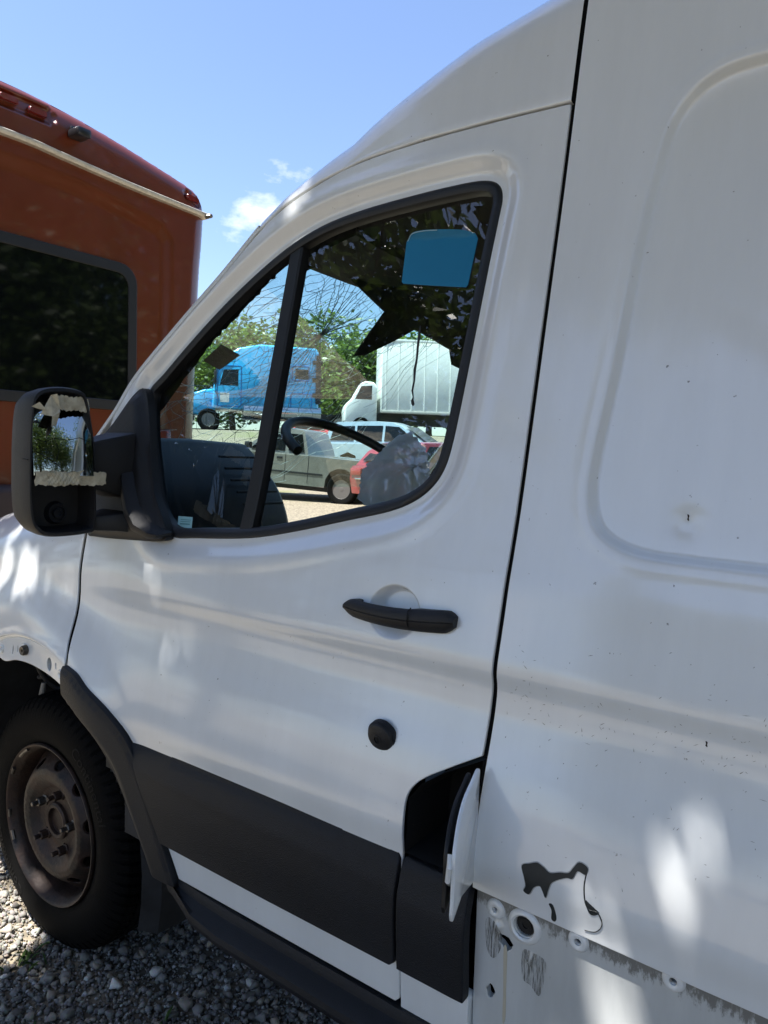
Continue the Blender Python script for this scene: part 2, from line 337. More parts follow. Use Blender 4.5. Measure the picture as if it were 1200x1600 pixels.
def panel(name, outline, yfun, material, parent=None, holes=(), step=.012, flange=.018, rad=.0018, back=False, axis='Y', sign=1, guides=()):
    """sheet over an outline in (x,z): y=yfun(x,z); outer face looks to -Y; edges are folded inwards.
    axis 'X': outline in (y,z), x = yfun, outer face looks to +X (sign 1)."""
    bnd = [resample(outline, step*.8)]+[resample(h, min(step*.8, .006)) for h in holes]
    lo, hi = bnd[0].min(0), bnd[0].max(0)
    gx = np.arange(lo[0]+step*.3, hi[0], step); gz = np.arange(lo[1]+step*.3, hi[1], step*.866)
    G = np.array([(x+(step/2 if j % 2 else 0), z) for j, z in enumerate(gz) for x in gx])
    keep = np.ones(len(G), bool)
    if len(G):
        keep &= inside(G, bnd[0]) & (pdist(G, bnd[0]) > step*.45)
        for h in bnd[1:]: keep &= ~inside(G, h) & (pdist(G, h) > min(step*.45, .004))
        for gd in guides: keep &= pdist(G, gd) > step*.33
        G = G[keep]
    gp = []
    for gd in guides:                         # extra rows of points along soft edges pressed into the sheet
        q = resample(gd, step*.55); q = q[inside(q, bnd[0])]; q = q[pdist(q, bnd[0]) > step*.3]
        for h in bnd[1:]: q = q[~inside(q, h)]; q = q[pdist(q, h) > .003]
        if len(q): gp.append(q)
    pts = np.vstack(bnd+gp+([G] if len(G) else [])); edges = []; k = 0
    for b in bnd:
        n = len(b); edges += [(k+i, k+(i+1) % n) for i in range(n)]; k += n
    res = delaunay_2d_cdt([Vector(p) for p in pts], edges, [], 0, 1e-7)
    P = np.array([tuple(v) for v in res[0]]); F = np.array([tuple(f) for f in res[2]], int)
    cen = P[F].mean(1); ok = inside(cen, bnd[0])
    for h in bnd[1:]: ok &= ~inside(cen, h)
    F = F[ok]
    a, b, c = P[F[:, 0]], P[F[:, 1]], P[F[:, 2]]
    ar = (b[:, 0]-a[:, 0])*(c[:, 1]-a[:, 1])-(b[:, 1]-a[:, 1])*(c[:, 0]-a[:, 0]); F = F[np.abs(ar) > 1e-12]; ar = ar[np.abs(ar) > 1e-12]
    F[ar < 0] = F[ar < 0][:, ::-1]            # ccw in (x,z)  -> looks to -Y
    def nrm(Q):
        e = 8e-4; fx = (yfun(Q[:, 0]+e, Q[:, 1])-yfun(Q[:, 0]-e, Q[:, 1]))/(2*e); fz = (yfun(Q[:, 0], Q[:, 1]+e)-yfun(Q[:, 0], Q[:, 1]-e))/(2*e)
        N = np.stack([fx, -np.ones(len(Q)), fz], 1); return N/np.linalg.norm(N, axis=1)[:, None]
    Y = yfun(P[:, 0], P[:, 1]); V = [np.stack([P[:, 0], Y, P[:, 1]], 1)]; N = [nrm(P)]; F = [tuple(f) for f in F]; off = len(P)
    if flange:
        for bi, b in enumerate(bnd):
            n = len(b); area = .5*sum(b[i][0]*b[(i+1) % n][1]-b[(i+1) % n][0]*b[i][1] for i in range(n))
            ccw = area > 0
            t = np.roll(b, -1, 0)-np.roll(b, 1, 0); t /= np.maximum(np.linalg.norm(t, axis=1), 1e-9)[:, None]
            o = np.stack([t[:, 1], -t[:, 0]], 1)
            if ccw != (bi == 0): o = -o      # points away from the sheet
            y0 = yfun(b[:, 0], b[:, 1]); n0 = nrm(b); o3 = np.stack([o[:, 0], np.zeros(n), o[:, 1]], 1)
            n1 = n0+o3; n1 /= np.linalg.norm(n1, axis=1)[:, None]
            r0 = np.stack([b[:, 0], y0, b[:, 1]], 1); r1 = r0+o3*rad*.7+np.array([0, rad*.3, 0]); r2 = r0+o3*rad+np.array([0, rad, 0]); r3 = r0+o3*rad+np.array([0, flange, 0])
            V += [r0, r1, r2, r3]; N += [n0, n1, o3, o3]
            for ring in range(3):
                for i in range(n):
                    j = (i+1) % n; A = off+ring*n+i; B = off+ring*n+j; q = (A, A+n, B+n, B)
                    F.append(q if (ccw == (bi == 0)) else q[::-1])
            off += 4*n
    V = np.vstack(V); N = np.vstack(N)
    if axis == 'X':                           # (h, depth, z) -> depth goes to -X, face looks to +X
        V = np.stack([-V[:, 1]*sign, V[:, 0], V[:, 2]], 1); N = np.stack([-N[:, 1]*sign, N[:, 0], N[:, 2]], 1)
        if sign < 0: F = [f[::-1] for f in F]
    return obj(name, V, F, material, parent, normals=N)

def circle(cx, cz, r, n=24, rz=None, rot=0):
    rz = rz or r; c, s = math.cos(rot), math.sin(rot)
    return [(cx+r*math.cos(t)*c-rz*math.sin(t)*s, cz+r*math.cos(t)*s+rz*math.sin(t)*c) for t in [2*math.pi*k/n for k in range(n)]]
def rrect(x0, x1, z0, z1, r, n=6):
    o = []
    for cx, cz, a in ((x1-r, z1-r, 0), (x0+r, z1-r, 90), (x0+r, z0+r, 180), (x1-r, z0+r, 270)):
        o += [(cx+r*math.cos(math.radians(a+90*k/n)), cz+r*math.sin(math.radians(a+90*k/n))) for k in range(n+1)]
    return o
def offset_loop(b, d):
    """moves a closed loop inwards by d"""
    b = np.asarray(b, float); n = len(b); area = .5*sum(b[i][0]*b[(i+1) % n][1]-b[(i+1) % n][0]*b[i][1] for i in range(n))
    t = np.roll(b, -1, 0)-np.roll(b, 1, 0); t /= np.maximum(np.linalg.norm(t, axis=1), 1e-9)[:, None]
    o = np.stack([-t[:, 1], t[:, 0]], 1)*(1 if area > 0 else -1)
    return b+o*d

# ------------------------------------------------------------------ terrain
def tz(x, y):
    D = -(np.asarray(x)-1.88)*.590+(np.asarray(y)+.98)*.807
    return .5*np.clip((D-6)/14, 0, 1)+1.95*sst(23, 31, D)+.012*np.clip(D-34, 0, 200)
def axis_pts(lims):
    o = []
    for a, b, s in lims: o += list(np.arange(a, b, s))
    return np.array(o+[lims[-1][1]])
gx = axis_pts([(-400, -60, 20), (-60, -34, 2), (-34, 4, .8), (4, 20, 2), (20, 400, 20)]); gy = axis_pts([(-400, -20, 20), (-20, 0, 2), (0, 34, .8), (34, 60, 2), (60, 400, 20)])
GX, GY = np.meshgrid(gx, gy, indexing='ij'); GZ = tz(GX, GY)+.02*np.sin(GX*.9)*np.sin(GY*.7+1)*(np.hypot(GX-.5, GY) > 5)
nyy = len(gy); V = np.stack([GX.ravel(), GY.ravel(), GZ.ravel()], 1)
F = [(i*nyy+j, (i+1)*nyy+j, (i+1)*nyy+j+1, i*nyy+j+1) for i in range(len(gx)-1) for j in range(nyy-1)]
g = obj('ground', V, F, 'gravel_ground'); tag(g, kind='structure')

# asphalt lot on the terrace where the trucks stand
fwd = np.array([-.590, .807]); lef = np.array([-.807, -.590]); C2 = np.array([1.88, -.98])
def dl(D, L): return C2+fwd*D+lef*L          # distance ahead of the viewer, metres to the left
L0, L1 = -30, 34; V = []; F = []; nd = 9; nl = 33
for i in range(nd):
    for j in range(nl):
        x, y = dl(31.2+i*1.4, L0+(L1-L0)*j/(nl-1)); V.append((x, y, float(tz(x, y))+.035))
for i in range(nd-1):
    for j in range(nl-1): F.append((i*nl+j, i*nl+j+1, (i+1)*nl+j+1, (i+1)*nl+j))
lot = obj('asphalt_lot', V, [f[::-1] for f in F], 'asphalt'); tag(lot, kind='structure')
for k, L in enumerate((2, 5.5, 9, 12.5, 16)):
    V = []
    for D in (31.6, 34, 36.5):
        for s in (-.07, .07):
            x, y = dl(D, L+s); V.append((x, y, float(tz(x, y))+.045))
    tag(obj('painted_line', V, [(0, 1, 3, 2), (2, 3, 5, 4)], 'line_paint', lot))

# ------------------------------------------------------------------ the van
YC = .98                                     # centre plane
van = empty('panel_van', (0, 0, 0)); tag(van, 'white high-roof panel van with cracked windscreen and open fuel flap', 'van')
PZ = [.2, .30, .45, .55, .70, .755, .785, .80, .83, .876, .92, .96, 1.0, 1.03, 1.045, 1.06, 1.08, 1.15, 1.205, 1.24, 1.31, 1.51, 1.70, 1.83, 1.98, 2.09, 2.25, 2.5]
PY = [.0, -.018, -.036, -.044, -.046, -.046, -.050, -.0495, -.044, -.034, -.022, -.009, .002, .0068, .0070, .0010, .0035, .0205, .032, .043, .062, .104, .143, .170, .198, .218, .25, .30]
zz = np.arange(.2, 2.5, .002); yy = np.interp(zz, PZ, PY)
ker = np.exp(-.5*(np.arange(-12, 13)*.002/.0065)**2); ker /= ker.sum()
yy = np.convolve(np.pad(yy, 12, mode='edge'), ker, 'valid')
ker2 = np.exp(-.5*(np.arange(-60, 61)*.002/.035)**2); ker2 /= ker2.sum(); yyS = np.convolve(np.pad(yy, 60, mode='edge'), ker2, 'valid')
bl = sst(1.12, 1.3, zz); yy = yy*(1-bl)+yyS*bl
def prof(z): return np.interp(z, zz, yy)
def profsoft(z): return np.interp(z, zz, yyS)
def base_y(x, z):
    x = np.asarray(x, float); z = np.asarray(z, float)
    f = sst(.30, .85, x)                                   # the waist crease dies out towards the wheel arch
    y = prof(z)*f+profsoft(z)*(1-f)
    r = np.hypot(x+.02, z-.33); y = y-.020*np.exp(-((r-.63)/.075)**2)*sst(.62, .30, x)*sst(.4, .6, z)
    y = y+.10*np.clip(.55-x, 0, 2)**2*sst(1.0, 1.5, z)+.09*np.clip(.15-x, 0, 3)**2
    y = y+.00035*np.sin(7.3*x+3*z)*np.sin(5.1*z-2*x)+.00025*np.sin(17*x+1)*np.sin(13*z)
    return y

# outlines in (x, z)
WIN = [(.535, 1.197), (.626, 1.200), (.783, 1.214), (.902, 1.237), (1.024, 1.267), (1.120, 1.291), (1.171, 1.313), (1.203, 1.340), (1.221, 1.372), (1.229, 1.412), (1.234, 1.470), (1.239, 1.545), (1.245, 1.640), (1.251, 1.740), (1.256, 1.808), (1.258, 1.850), (1.246, 1.876), (1.217, 1.889), (1.164, 1.893), (1.065, 1.892), (.942, 1.886), (.843, 1.872), (.757, 1.844), (.670, 1.798), (.580, 1.738), (.486, 1.664), (.388, 1.580), (.335, 1.530), (.355, 1.44), (.40, 1.34), (.46, 1.24)]
WIN = resample(crom(WIN, 5, True), .012)
GAPTOP = [(1.3725, 1.980), (1.225, 1.985), (1.089, 1.986), (.937, 1.978), (.827, 1.955), (.723, 1.916), (.654, 1.869), (.554, 1.778), (.428, 1.674), (.297, 1.562), (.224, 1.469)]
DOOR = (crom(GAPTOP, 6)+[(.205, 1.40), (.222, 1.25), (.2335, 1.168)]+crom([(.2335, 1.168), (.249, 1.029), (.271, .925), (.287, .865)], 4)[1:]
        + crom([(.287, .865), (.369, .842), (.464, .801), (.536, .751), (.594, .665), (.660, .547), (.687, .493)], 4)[1:]
        + [(.80, .494), (1.10, .496), (1.244, .497), (1.2515, .505), (1.2515, .600), (1.2525, .756), (1.252, .80)]
        + crom([(1.252, .80), (1.252, .845), (1.272, .876), (1.317, .906), (1.3715, .9380)], 4)[1:] + [(1.3725, 1.2), (1.3725, 1.6)])
BOWL = circle(1.177, 1.126, .052, 32, .043)
def door_y(x, z):
    P = np.stack([x, z], 1); y = base_y(x, z)
    d = sdf(P, WIN[::2])
    y = y+.019*(1-sst(.006, .046, d))-.0022*np.exp(-((d-.052)/.014)**2)
    e = np.sqrt(((x-1.177)/.054)**2+((z-1.126)/.046)**2)
    y = y+.030*(1-sst(.66, 1.0, e))
    return y
door = panel('front_door', DOOR, door_y, 'van_white', van, holes=[WIN], step=.011, flange=.005, guides=[np.array(circle(1.177, 1.126, .054*k_, 60, .046*k_)) for k_ in (.64, .74, .84, .94, 1.02)]+[offset_loop(resample(WIN, .012), -k_) for k_ in (.006, .014, .022, .030, .038, .046, .054)])
# short door edge return, so the black sheets behind darken the shut lines
# window rubber
W0 = resample(WIN, .012)
def ring_band(name, loop, steps, yf, material, parent):
    rings = []
    for off, dy in steps:
        q = offset_loop(loop, off); rings.append([(p[0], yf(np.array([p[0]]), np.array([p[1]]))[0]+dy, p[1]) for p in q])
    return MB().loft(rings, cap=False).build(name, material, parent, angle=50)
ring_band('window_seal', W0, [(-.001, .012), (-.001, .001), (.003, -.004), (.010, -.005), (.019, -.001), (.0215, .006), (.022, .022)], lambda x, z: base_y(x, z)+.019, 'rubber', door)
def glass_y(x, z): return base_y(x, z)*.0+profsoft(z)+.036
IN = offset_loop(W0, .020)
quart = [p for p in IN if p[0] < .766]; main = [p for p in IN if p[0] > .758]
def chain(pts):   # order as in IN, cut open at the divider
    idx = [i for i, p in enumerate(IN) if any((p == q).all() for q in pts)]
    for k in range(len(idx)):
        if (idx[k]-idx[k-1]) % len(IN) != 1: idx = idx[k:]+idx[:k]; break
    return [tuple(IN[i]) for i in idx]
panel('quarter_glass', chain(quart), glass_y, 'side_glass', door, step=.03, flange=0)
panel('door_glass', chain(main), glass_y, 'side_glass', door, step=.03, flange=0)
mb = MB(); rings = []
for k in range(9):
    z = 1.205+k*(1.868-1.205)/8; y = float(profsoft(z)); cx = .7605+(.7665-.7605)*k/8
    rings.append([(cx-.019, y+.045, z), (cx-.019, y+.024, z), (cx-.014, y+.019, z), (cx+.014, y+.019, z), (cx+.018, y+.023, z), (cx+.018, y+.045, z)])
mb.loft(rings).build('window_divider', 'rubber', door, angle=40)
# blue film square stuck inside the glass, its top edge curling
FILM = crom([(1.051, 1.806), (1.066, 1.818), (1.094, 1.819), (1.140, 1.813), (1.179, 1.806), (1.204, 1.797)], 4)+[(1.210, 1.787), (1.2035, 1.702), (1.200, 1.698), (1.12, 1.711), (1.058, 1.722), (1.054, 1.726)]
def film_y(x, z): return glass_y(x, z)-.003-.010*sst(.0, 1, (z-(1.806-.10*(x-1.06)))/.018)
film = panel('film_sticker', FILM, film_y, 'blue_film', door, step=.008, flange=.0012, rad=.0003)
film['label'] = 'square blue film sticker with curled top edge'
FL = [(1.0535, 1.806), (1.066, 1.8165), (1.094, 1.8175), (1.125, 1.814)]
MB().tube([(x, float(film_y(np.array(x), np.array(z)))-.0008, z) for x, z in crom(FL, 5)], .0009, 6).build('sticker_edge', 'film_edge', door)
lab = panel('paper_label', [(.523, 1.240), (.572, 1.241), (.578, 1.213), (.529, 1.211)], lambda x, z: glass_y(x, z)-.0015, 'label_blue', door, step=.02, flange=.0006, rad=.0002)
for k, (a, b) in enumerate(((1.2225, .0030), (1.2285, .0016), (1.2325, .0016))):
    panel('label_stripe', [(.536, a), (.570, a+.001), (.570, a+b+.001), (.536, a+b)], lambda x, z: glass_y(x, z)-.0027, 'label_line', door, step=.02, flange=0)
# dried black drip on the glass
dr = [(1.112, 1.635, .0010), (1.113, 1.615, .0032), (1.1135, 1.595, .0030), (1.1155, 1.572, .0026), (1.1145, 1.552, .0034), (1.117, 1.530, .0024), (1.116, 1.512, .0026), (1.1205, 1.500, .0014), (1.1195, 1.494, .0034), (1.122, 1.487, .0040), (1.123, 1.4835, .0012)]
mb = MB(); v = []
for x, z, r in dr:
    y = float(glass_y(np.array(x), np.array(z)))-.001; v += [(x-r, y, z), (x+r, y-.0008, z)]
mb.add(v, [(2*i, 2*i+1, 2*i+3, 2*i+2) for i in range(len(dr)-1)]).build('drip', 'dark_interior', door, angle=80)
# mirror sail panel
SAIL = crom([(.345, 1.535), (.300, 1.520), (.238, 1.456), (.184, 1.406), (.170, 1.357), (.195, 1.27), (.235, 1.185), (.273, 1.176), (.40, 1.180), (.530, 1.188), (.541, 1.202), (.520, 1.232), (.465, 1.290), (.420, 1.38), (.385, 1.470)], 4, True)
def sail_y(x, z):
    P = np.stack([x, z], 1); d = -sdf(P, SAIL[::2]); return base_y(x, z)-.004-.020*sst(0, .03, d)
sail = panel('mirror_sail', SAIL, sail_y, 'black_plastic', door, step=.012, flange=.02)
# cladding on the door
def clad_y(top, bot, proud=.014):
    def f(x, z):
        return -.046-proud-.006*sst(bot, bot+.10, z)*sst(top, top-.012, z)+.015*np.clip((z-top+.058)/.058, 0, 1)+.004*np.clip(.7-x, 0, 1)
    return f
CL = crom([(.530, .750), (.586, .668), (.650, .566)], 5)+[(.70, .5665), (.95, .567), (1.242, .570), (1.249, .576), (1.249, .745), (1.245, .753)]+[(1.0, .7555), (.7, .7555)]
panel('door_cladding', CL, clad_y(.755, .567), 'grey_plastic', door, step=.02, flange=.02, rad=.003)
ARCH_O = [(.283, .872), (.330, .862), (.376, .838), (.464, .797), (.534, .745), (.588, .665), (.654, .547), (.684, .480)]
ARCH_I = [(.290, .782), (.335, .775), (.390, .744), (.464, .686), (.526, .605), (.578, .532), (.610, .478)]
AR = crom(ARCH_O, 6)+crom(ARCH_I, 6)[::-1]
def arch_y(x, z):
    P = np.stack([x, z], 1); d = pdist(P, crom(ARCH_O, 3), False); return base_y(x, z)-.012-.004*sst(.0, .010, d)+.012*sst(.060, .088, d)
panel('arch_trim', AR, arch_y, 'grey_plastic', door, step=.011, flange=.05, rad=.0022)
# handle
mb = MB(); rings = []
for k in range(33):
    t = k/32; x = 1.080+t*(1.303-1.080); zc = 1.1245+.004*t-.004*math.sin(math.pi*t)
    e = min(1, math.sin(math.pi*min(t*5, .5)))*min(1, math.sin(math.pi*min((1-t)*6, .5)))
    h = (.0155+.0035*t)*(.45+.55*e)
    yb = float(base_y(np.array([x]), np.array([zc]))[0]); yo = yb-.012-.022*math.sin(math.pi*min(1, max(0, t*.93+.05)))**.7; yi = yo+.016 if .13 < t < .66 else yb+.012
    rings.append([(x, yo+(.010*(abs(c)**3)), zc+h*c) for c in (-1, -.8, -.45, -.06)]+[(x, yo+.0012, zc)]+[(x, yo+(.010*(abs(c)**3)), zc+h*c) for c in (.06, .45, .8, 1)]+[(x, yi, zc+h*.85), (x, yi, zc-h*.85)])
mb.loft(rings).build('door_handle', 'black_plastic', door, angle=38)
xh = 1.2285; zc = 1.127; yb = float(base_y(np.array([xh]), np.array([zc]))[0])
MB().tube([(xh, yb-.024, zc+.0165), (xh, yb-.0315, zc+.0125), (xh, yb-.0345, zc+.006), (xh, yb-.0347, zc-.006), (xh, yb-.0315, zc-.0125), (xh, yb-.022, zc-.0175)], .0011, 6).build('handle_joint', 'cavity', door)
# lock
lx, lz = 1.188, .9235; ly = float(base_y(np.array([lx]), np.array([lz]))[0]); slope = -.26
def tilt(o, a):
    o.location = (lx, ly, lz); o.rotation_euler = (a, 0, 0); return o
tilt(MB().lathe([(.0275, .006), (.0275, -.003), (.0262, -.005), (.0255, -.0045)], 40).build('lock_bezel', 'grey_plastic', door), math.radians(13))
tilt(MB().lathe([(.0255, .004), (.0255, -.005), (.023, -.0095), (.017, -.0125), (.009, -.0137), (.0085, -.0137), (.008, -.0150), (.0062, -.0152), (.006, -.0128), (.0012, -.0128)], 40).build('door_lock', 'black_plastic', door, angle=30), math.radians(13))
tilt(MB().box(-.0011, .0011, -.0136, -.0120, -.0042, .0042).build('key_slot', 'cavity', door), math.radians(13))

# ---- fender with exposed arch flange
LIP = crom([(.2765, .873), (.179, .897), (.072, .905), (-.009, .897), (-.091, .873), (-.20, .815), (-.31, .70), (-.38, .54), (-.40, .42)], 5)
FEN = LIP+[(-.62, .42), (-.86, .60), (-.90, .80), (-.86, .95), (-.70, 1.08), (-.45, 1.18), (-.20, 1.235), (0, 1.262), (.12, 1.285), (.182, 1.30), (.199, 1.23)]+crom([(.2185, 1.168), (.2345, 1.029), (.2565, .925), (.2750, .876)], 4)[:-1]
FTOP = lambda x: np.interp(x, [-.9, -.70, -.45, -.2, 0, .2], [.80, 1.08, 1.18, 1.235, 1.262, 1.30])
def fen_y(x, z):
    y = base_y(x, z); d = np.clip(FTOP(x)-z, 0, 1); R = .14
    u = np.clip(R-d, 0, R*.995); y = y+(R-np.sqrt(R*R-u*u))*.9
    P = np.stack([x, z], 1); dl_ = pdist(P, LIP, False); y = y-.004*np.exp(-(dl_/.014)**2)
    return y+.30*np.clip(-.35-x, 0, 2)**2
fender = panel('front_wing', FEN, fen_y, 'van_white', van, step=.012, flange=.004)
FLU = [(.2775, .858), (.190, .879), (.108, .889), (.021, .888), (-.052, .874), (-.107, .853), (-.18, .815)]
FLL = [(.274, .800), (.210, .817), (.149, .827), (.074, .833), (.0, .829), (-.058, .815), (-.112, .818), (-.17, .79)]
FLG = crom(FLU, 5)+crom(FLL, 5)[::-1]
FH = [circle(-.022, .850, .0052, 16, .0135), circle(.003, .857, .0045, 14, .0105), circle(.171, .850, .0135, 20, .018), [(.201, .845), (.210, .844), (.210, .861), (.201, .862)], circle(.052, .8625, .006, 14, .011), circle(-.082, .842, .0042, 12), circle(.237, .840, .0042, 12)]
def flg_y(x, z): return base_y(x, z)+.010
flange = panel('arch_flange', FLG, flg_y, 'van_white', van, holes=FH, step=.010, flange=.012)
LIPS = [(p[0], p[1]) for p in LIP if p[0] > -.19]
mb = MB(); rings = []
for i, p in enumerate(LIPS):                     # rounded step between wing and flange
    q = crom(FLU, 8); q = min(q, key=lambda s: abs(s[0]-p[0])); y = float(base_y(np.array([p[0]]), np.array([p[1]]))[0])
    a = np.array(p); rings.append([(a[0]+(q[0]-a[0])*f, y+dy, a[1]+(q[1]-a[1])*f) for f, dy in ((.0, .006), (.12, .001), (.35, .0005), (.6, .004), (.8, .011), (1.02, .012))])
mb.loft(rings, cap=False, closed=False).build('arch_lip', 'van_white', van, angle=70)
panel('flange_backing', [(a_, b_) for a_, b_ in FLG], lambda x, z: base_y(x, z)+.026, 'cavity', flange, step=.03, flange=0)  # black sheet added so the holes look dark, in place of real shade
for x, z, r in ((-.082, .842, .0125), (.237, .840, .0125)):
    y = float(flg_y(np.array([x]), np.array([z]))[0]); MB().lathe([(.0042, .003), (.0042, -.003), (.009, -.005), (r, -.0015), (r+.001, .003)], 24, c=(x, y, z), cap=False).build('flange_boss', 'van_white', flange)
y = float(flg_y(np.array([.041]), np.array([.865]))[0])
MB().lathe([(.004, -.002), (.004, -.012), (.011, -.014), (.013, -.010), (.013, .002)], 24, c=(.050, y, .863)).build('flange_clip', 'bolt_steel', flange)
box('clip_plate', (.030, .048, y-.006, y-.001, .851, .879), 'van_white', flange, bevel=.002)
# bonnet remnant: left part only, its right side is gone
V = []; F = []; nu, nv = 20, 16
for i in range(nu):
    x = -.88+i*(1.03)/(nu-1)
    for j in range(nv):
        t = j/(nv-1); y0 = float(fen_y(np.array([x]), np.array([FTOP(x)-.004]))[0]); ye = .46+.03*math.sin(9*x)+.02*math.sin(23*x)
        yv = y0+.005+t*(ye-y0); V.append((x, yv, float(FTOP(x))+.055*math.sin(t*math.pi*.5)-.012+.004*math.sin(12*x+5*t)*t))
for i in range(nu-1):
    for j in range(nv-1): F.append((i*nv+j, (i+1)*nv+j, (i+1)*nv+j+1, i*nv+j+1))
bon = obj('bonnet', V, F, 'van_white', van)

# ---- pillar, roof cap, windscreen
AL = crom([(.02, 1.245), (.10, 1.345), (.222, 1.474), (.295, 1.567), (.426, 1.679), (.552, 1.783), (.640, 1.864), (.665, 1.886)], 8)
def pillar_ring(i):
    p = AL[i]; t = AL[min(i+1, len(AL)-1)]-AL[max(i-1, 0)]; t = t/np.linalg.norm(t); nn = np.array([-t[1], t[0]])
    y = float(base_y(np.array([p[0]]), np.array([p[1]]))[0]); s = np.array([[0, .018], [0.0, .003], [.002, .000], [.009, -.001], [.013, .002], [.015, .008], [.015, .020], [.022, .030], [.028, .050], [.030, .075]])
    return [(p[0]+nn[0]*a*1.0, y+b, p[1]+nn[1]*a*1.0) for a, b in s]
MB().loft([pillar_ring(i) for i in range(len(AL))], cap=False, closed=False).build('screen_pillar', 'van_white', van, angle=45)
WE = [pillar_ring(i)[8] for i in range(len(AL))]
NW = 33; V = []; F = []
for i, (x, y, z) in enumerate(WE):
    for j in range(NW):
        u = 2*j/(NW-1)-1; hw = YC-y; V.append((x-.15*(1-u*u)+.02*(1-u*u)*i/len(WE), YC+u*hw, z+.035*(1-u*u)*i/len(WE)))
for i in range(len(WE)-1):
    for j in range(NW-1): F.append((i*NW+j, i*NW+j+1, (i+1)*NW+j+1, (i+1)*NW+j))
screen = obj('windscreen', V, F, 'wind_glass', van); WS = np.array(V).reshape(len(WE), NW, 3)
def ws(u, v):                                   # u across 0..1 (left to right), v up 0..1
    a = np.clip(v, 0, 1)*(len(WE)-1); b = np.clip(u, 0, 1)*(NW-1); i = min(int(a), len(WE)-2); j = min(int(b), NW-2); fa, fb = a-i, b-j
    return (WS[i, j]*(1-fa)+WS[i+1, j]*fa)*(1-fb)+(WS[i, j+1]*(1-fa)+WS[i+1, j+1]*fa)*fb
ZG = lambda x: np.interp(x, [.654, .723, .827, .937, 1.089, 1.225, 1.376], [1.876, 1.924, 1.961, 1.984, 1.992, 1.991, 1.986])
ZC = lambda x: np.interp(x, [.652, .766, .871, .971, 1.066, 1.153, 1.286, 1.40, 1.6, 1.9, 4.6], [1.884, 1.966, 2.035, 2.090, 2.133, 2.168, 2.200, 2.222, 2.26, 2.30, 2.32])
def roof_ring(x, zg):
    zc = float(ZC(x)); R = .13; zs = max(zg+.004, zc-.065); pts = []
    yb = lambda z: float(profsoft(np.array(z)))
    for dz, dy in ((0, .02), (0, .004), (.0015, .0005), (.004, 0)): pts.append((x, yb(zg)+dy, zg+dz))
    for k in range(1, 9): z = zg+.004+(zs-zg-.004)*k/8; pts.append((x, yb(z), z))
    a0 = math.radians(12); y0 = yb(zs); a1 = math.radians(86)
    R_ = min(R, .03+1.2*max(0, zc-zg))
    for k in range(1, 13):
        a = a0+(a1-a0)*k/12; pts.append((x, y0+R_*(math.cos(a0)-math.cos(a)), zs+R_*(math.sin(a)-math.sin(a0))))
    ye, ze = pts[-1][1], pts[-1][2]
    for k in range(1, 7): t = k/6; pts.append((x, ye+(YC-ye)*t, ze+.045*math.sin(t*math.pi/2)))
    return pts
rings = [roof_ring(x, float(ZG(x))) for x in list(np.linspace(.662, .9, 14))+list(np.linspace(.93, 1.374, 22))]
cap_side = MB().loft(rings, cap=False, closed=False).build('cab_roof', 'van_white', van, angle=60)
c0 = [p for p in rings[0][3:]]; c0 = c0+[(p[0], 2*YC-p[1], p[2]) for p in c0[::-1]][1:]; cy0 = [p[1] for p in c0]; cz0 = [p[2] for p in c0]; rr0 = []
for k in range(41):
    q = ws(k/40, 1.0); r1 = np.array([.6625, min(max(q[1], cy0[0]), cy0[-1]), np.interp(q[1], cy0, cz0)])
    q = q+np.array([0, 0, .004]); rr0.append([tuple(q), tuple(q*.67+r1*.33+np.array([0, 0, .006])), tuple(q*.33+r1*.67+np.array([0, 0, .005])), tuple(r1)])
MB().loft(rr0, cap=False, closed=False).build('roof_header', 'van_white', van, angle=60)
rings = [roof_ring(x, 2.20) for x in [1.384, 1.39, 1.45, 1.6, 2.0, 2.8, 3.6, 4.6]]
cargo_roof = MB().loft(rings, cap=False, closed=False).build('cargo_roof', 'van_white', van, angle=60)

# ---- cargo side
REC = [(1.667, 1.974), (1.620, 1.972), (1.580, 1.955), (1.549, 1.917), (1.533, 1.860), (1.516, 1.732), (1.502, 1.536), (1.490, 1.410), (1.489, 1.344), (1.503, 1.298), (1.535, 1.273), (1.582, 1.261), (1.658, 1.258), (1.734, 1.257)]
REC = crom(REC, 4)+[(2.62, 1.257), (2.72, 1.30), (2.74, 1.40), (2.72, 1.85), (2.64, 1.974)]
def cargo_y(x, z):
    P = np.stack([x, z], 1); y = base_y(x, z); d = sdf(P, REC)
    y = y+.020*sst(.0055, -.0055, d)-.0012*np.exp(-((d-.016)/.008)**2)
    y = y+.0035*np.exp(-(((x-1.625)/.022)**2+((z-1.305)/.020)**2))-.0012*np.exp(-(((x-1.545)/.06)**2+((z-1.235)/.02)**2))
    return y
CARGO = [(1.3835, 2.20), (1.3835, 1.5), (1.3835, .95), (1.3830, .7475), (1.70, .7405), (1.86, .7385), (2.85, .7375), (2.85, 2.20)]
cargo = panel('cargo_side', CARGO, cargo_y, 'van_white', van, step=.011, flange=.014, guides=[offset_loop(resample(REC, .012), k_) for k_ in (-.022, -.015, -.0085, -.005, -.0017, .0017, .005, .0085)])
REAR = [(2.8525, .7375), (4.5, .735), (4.5, 2.20), (2.8525, 2.20)]
panel('rear_side', REAR, cargo_y, 'van_white', van, step=.05, flange=.014)
LH = [(1.415, .7195, .0045), (1.462, .7115, .0165), (1.543, .7245, .0050), (1.670, .7270, .0050), (1.432, .6755, .012), (1.412, .588, .009)]
LOWER = [(1.384, .7385), (1.384, .50), (1.384, .42), (2.2, .41), (2.8, .41), (2.8, .728), (1.70, .7325)]
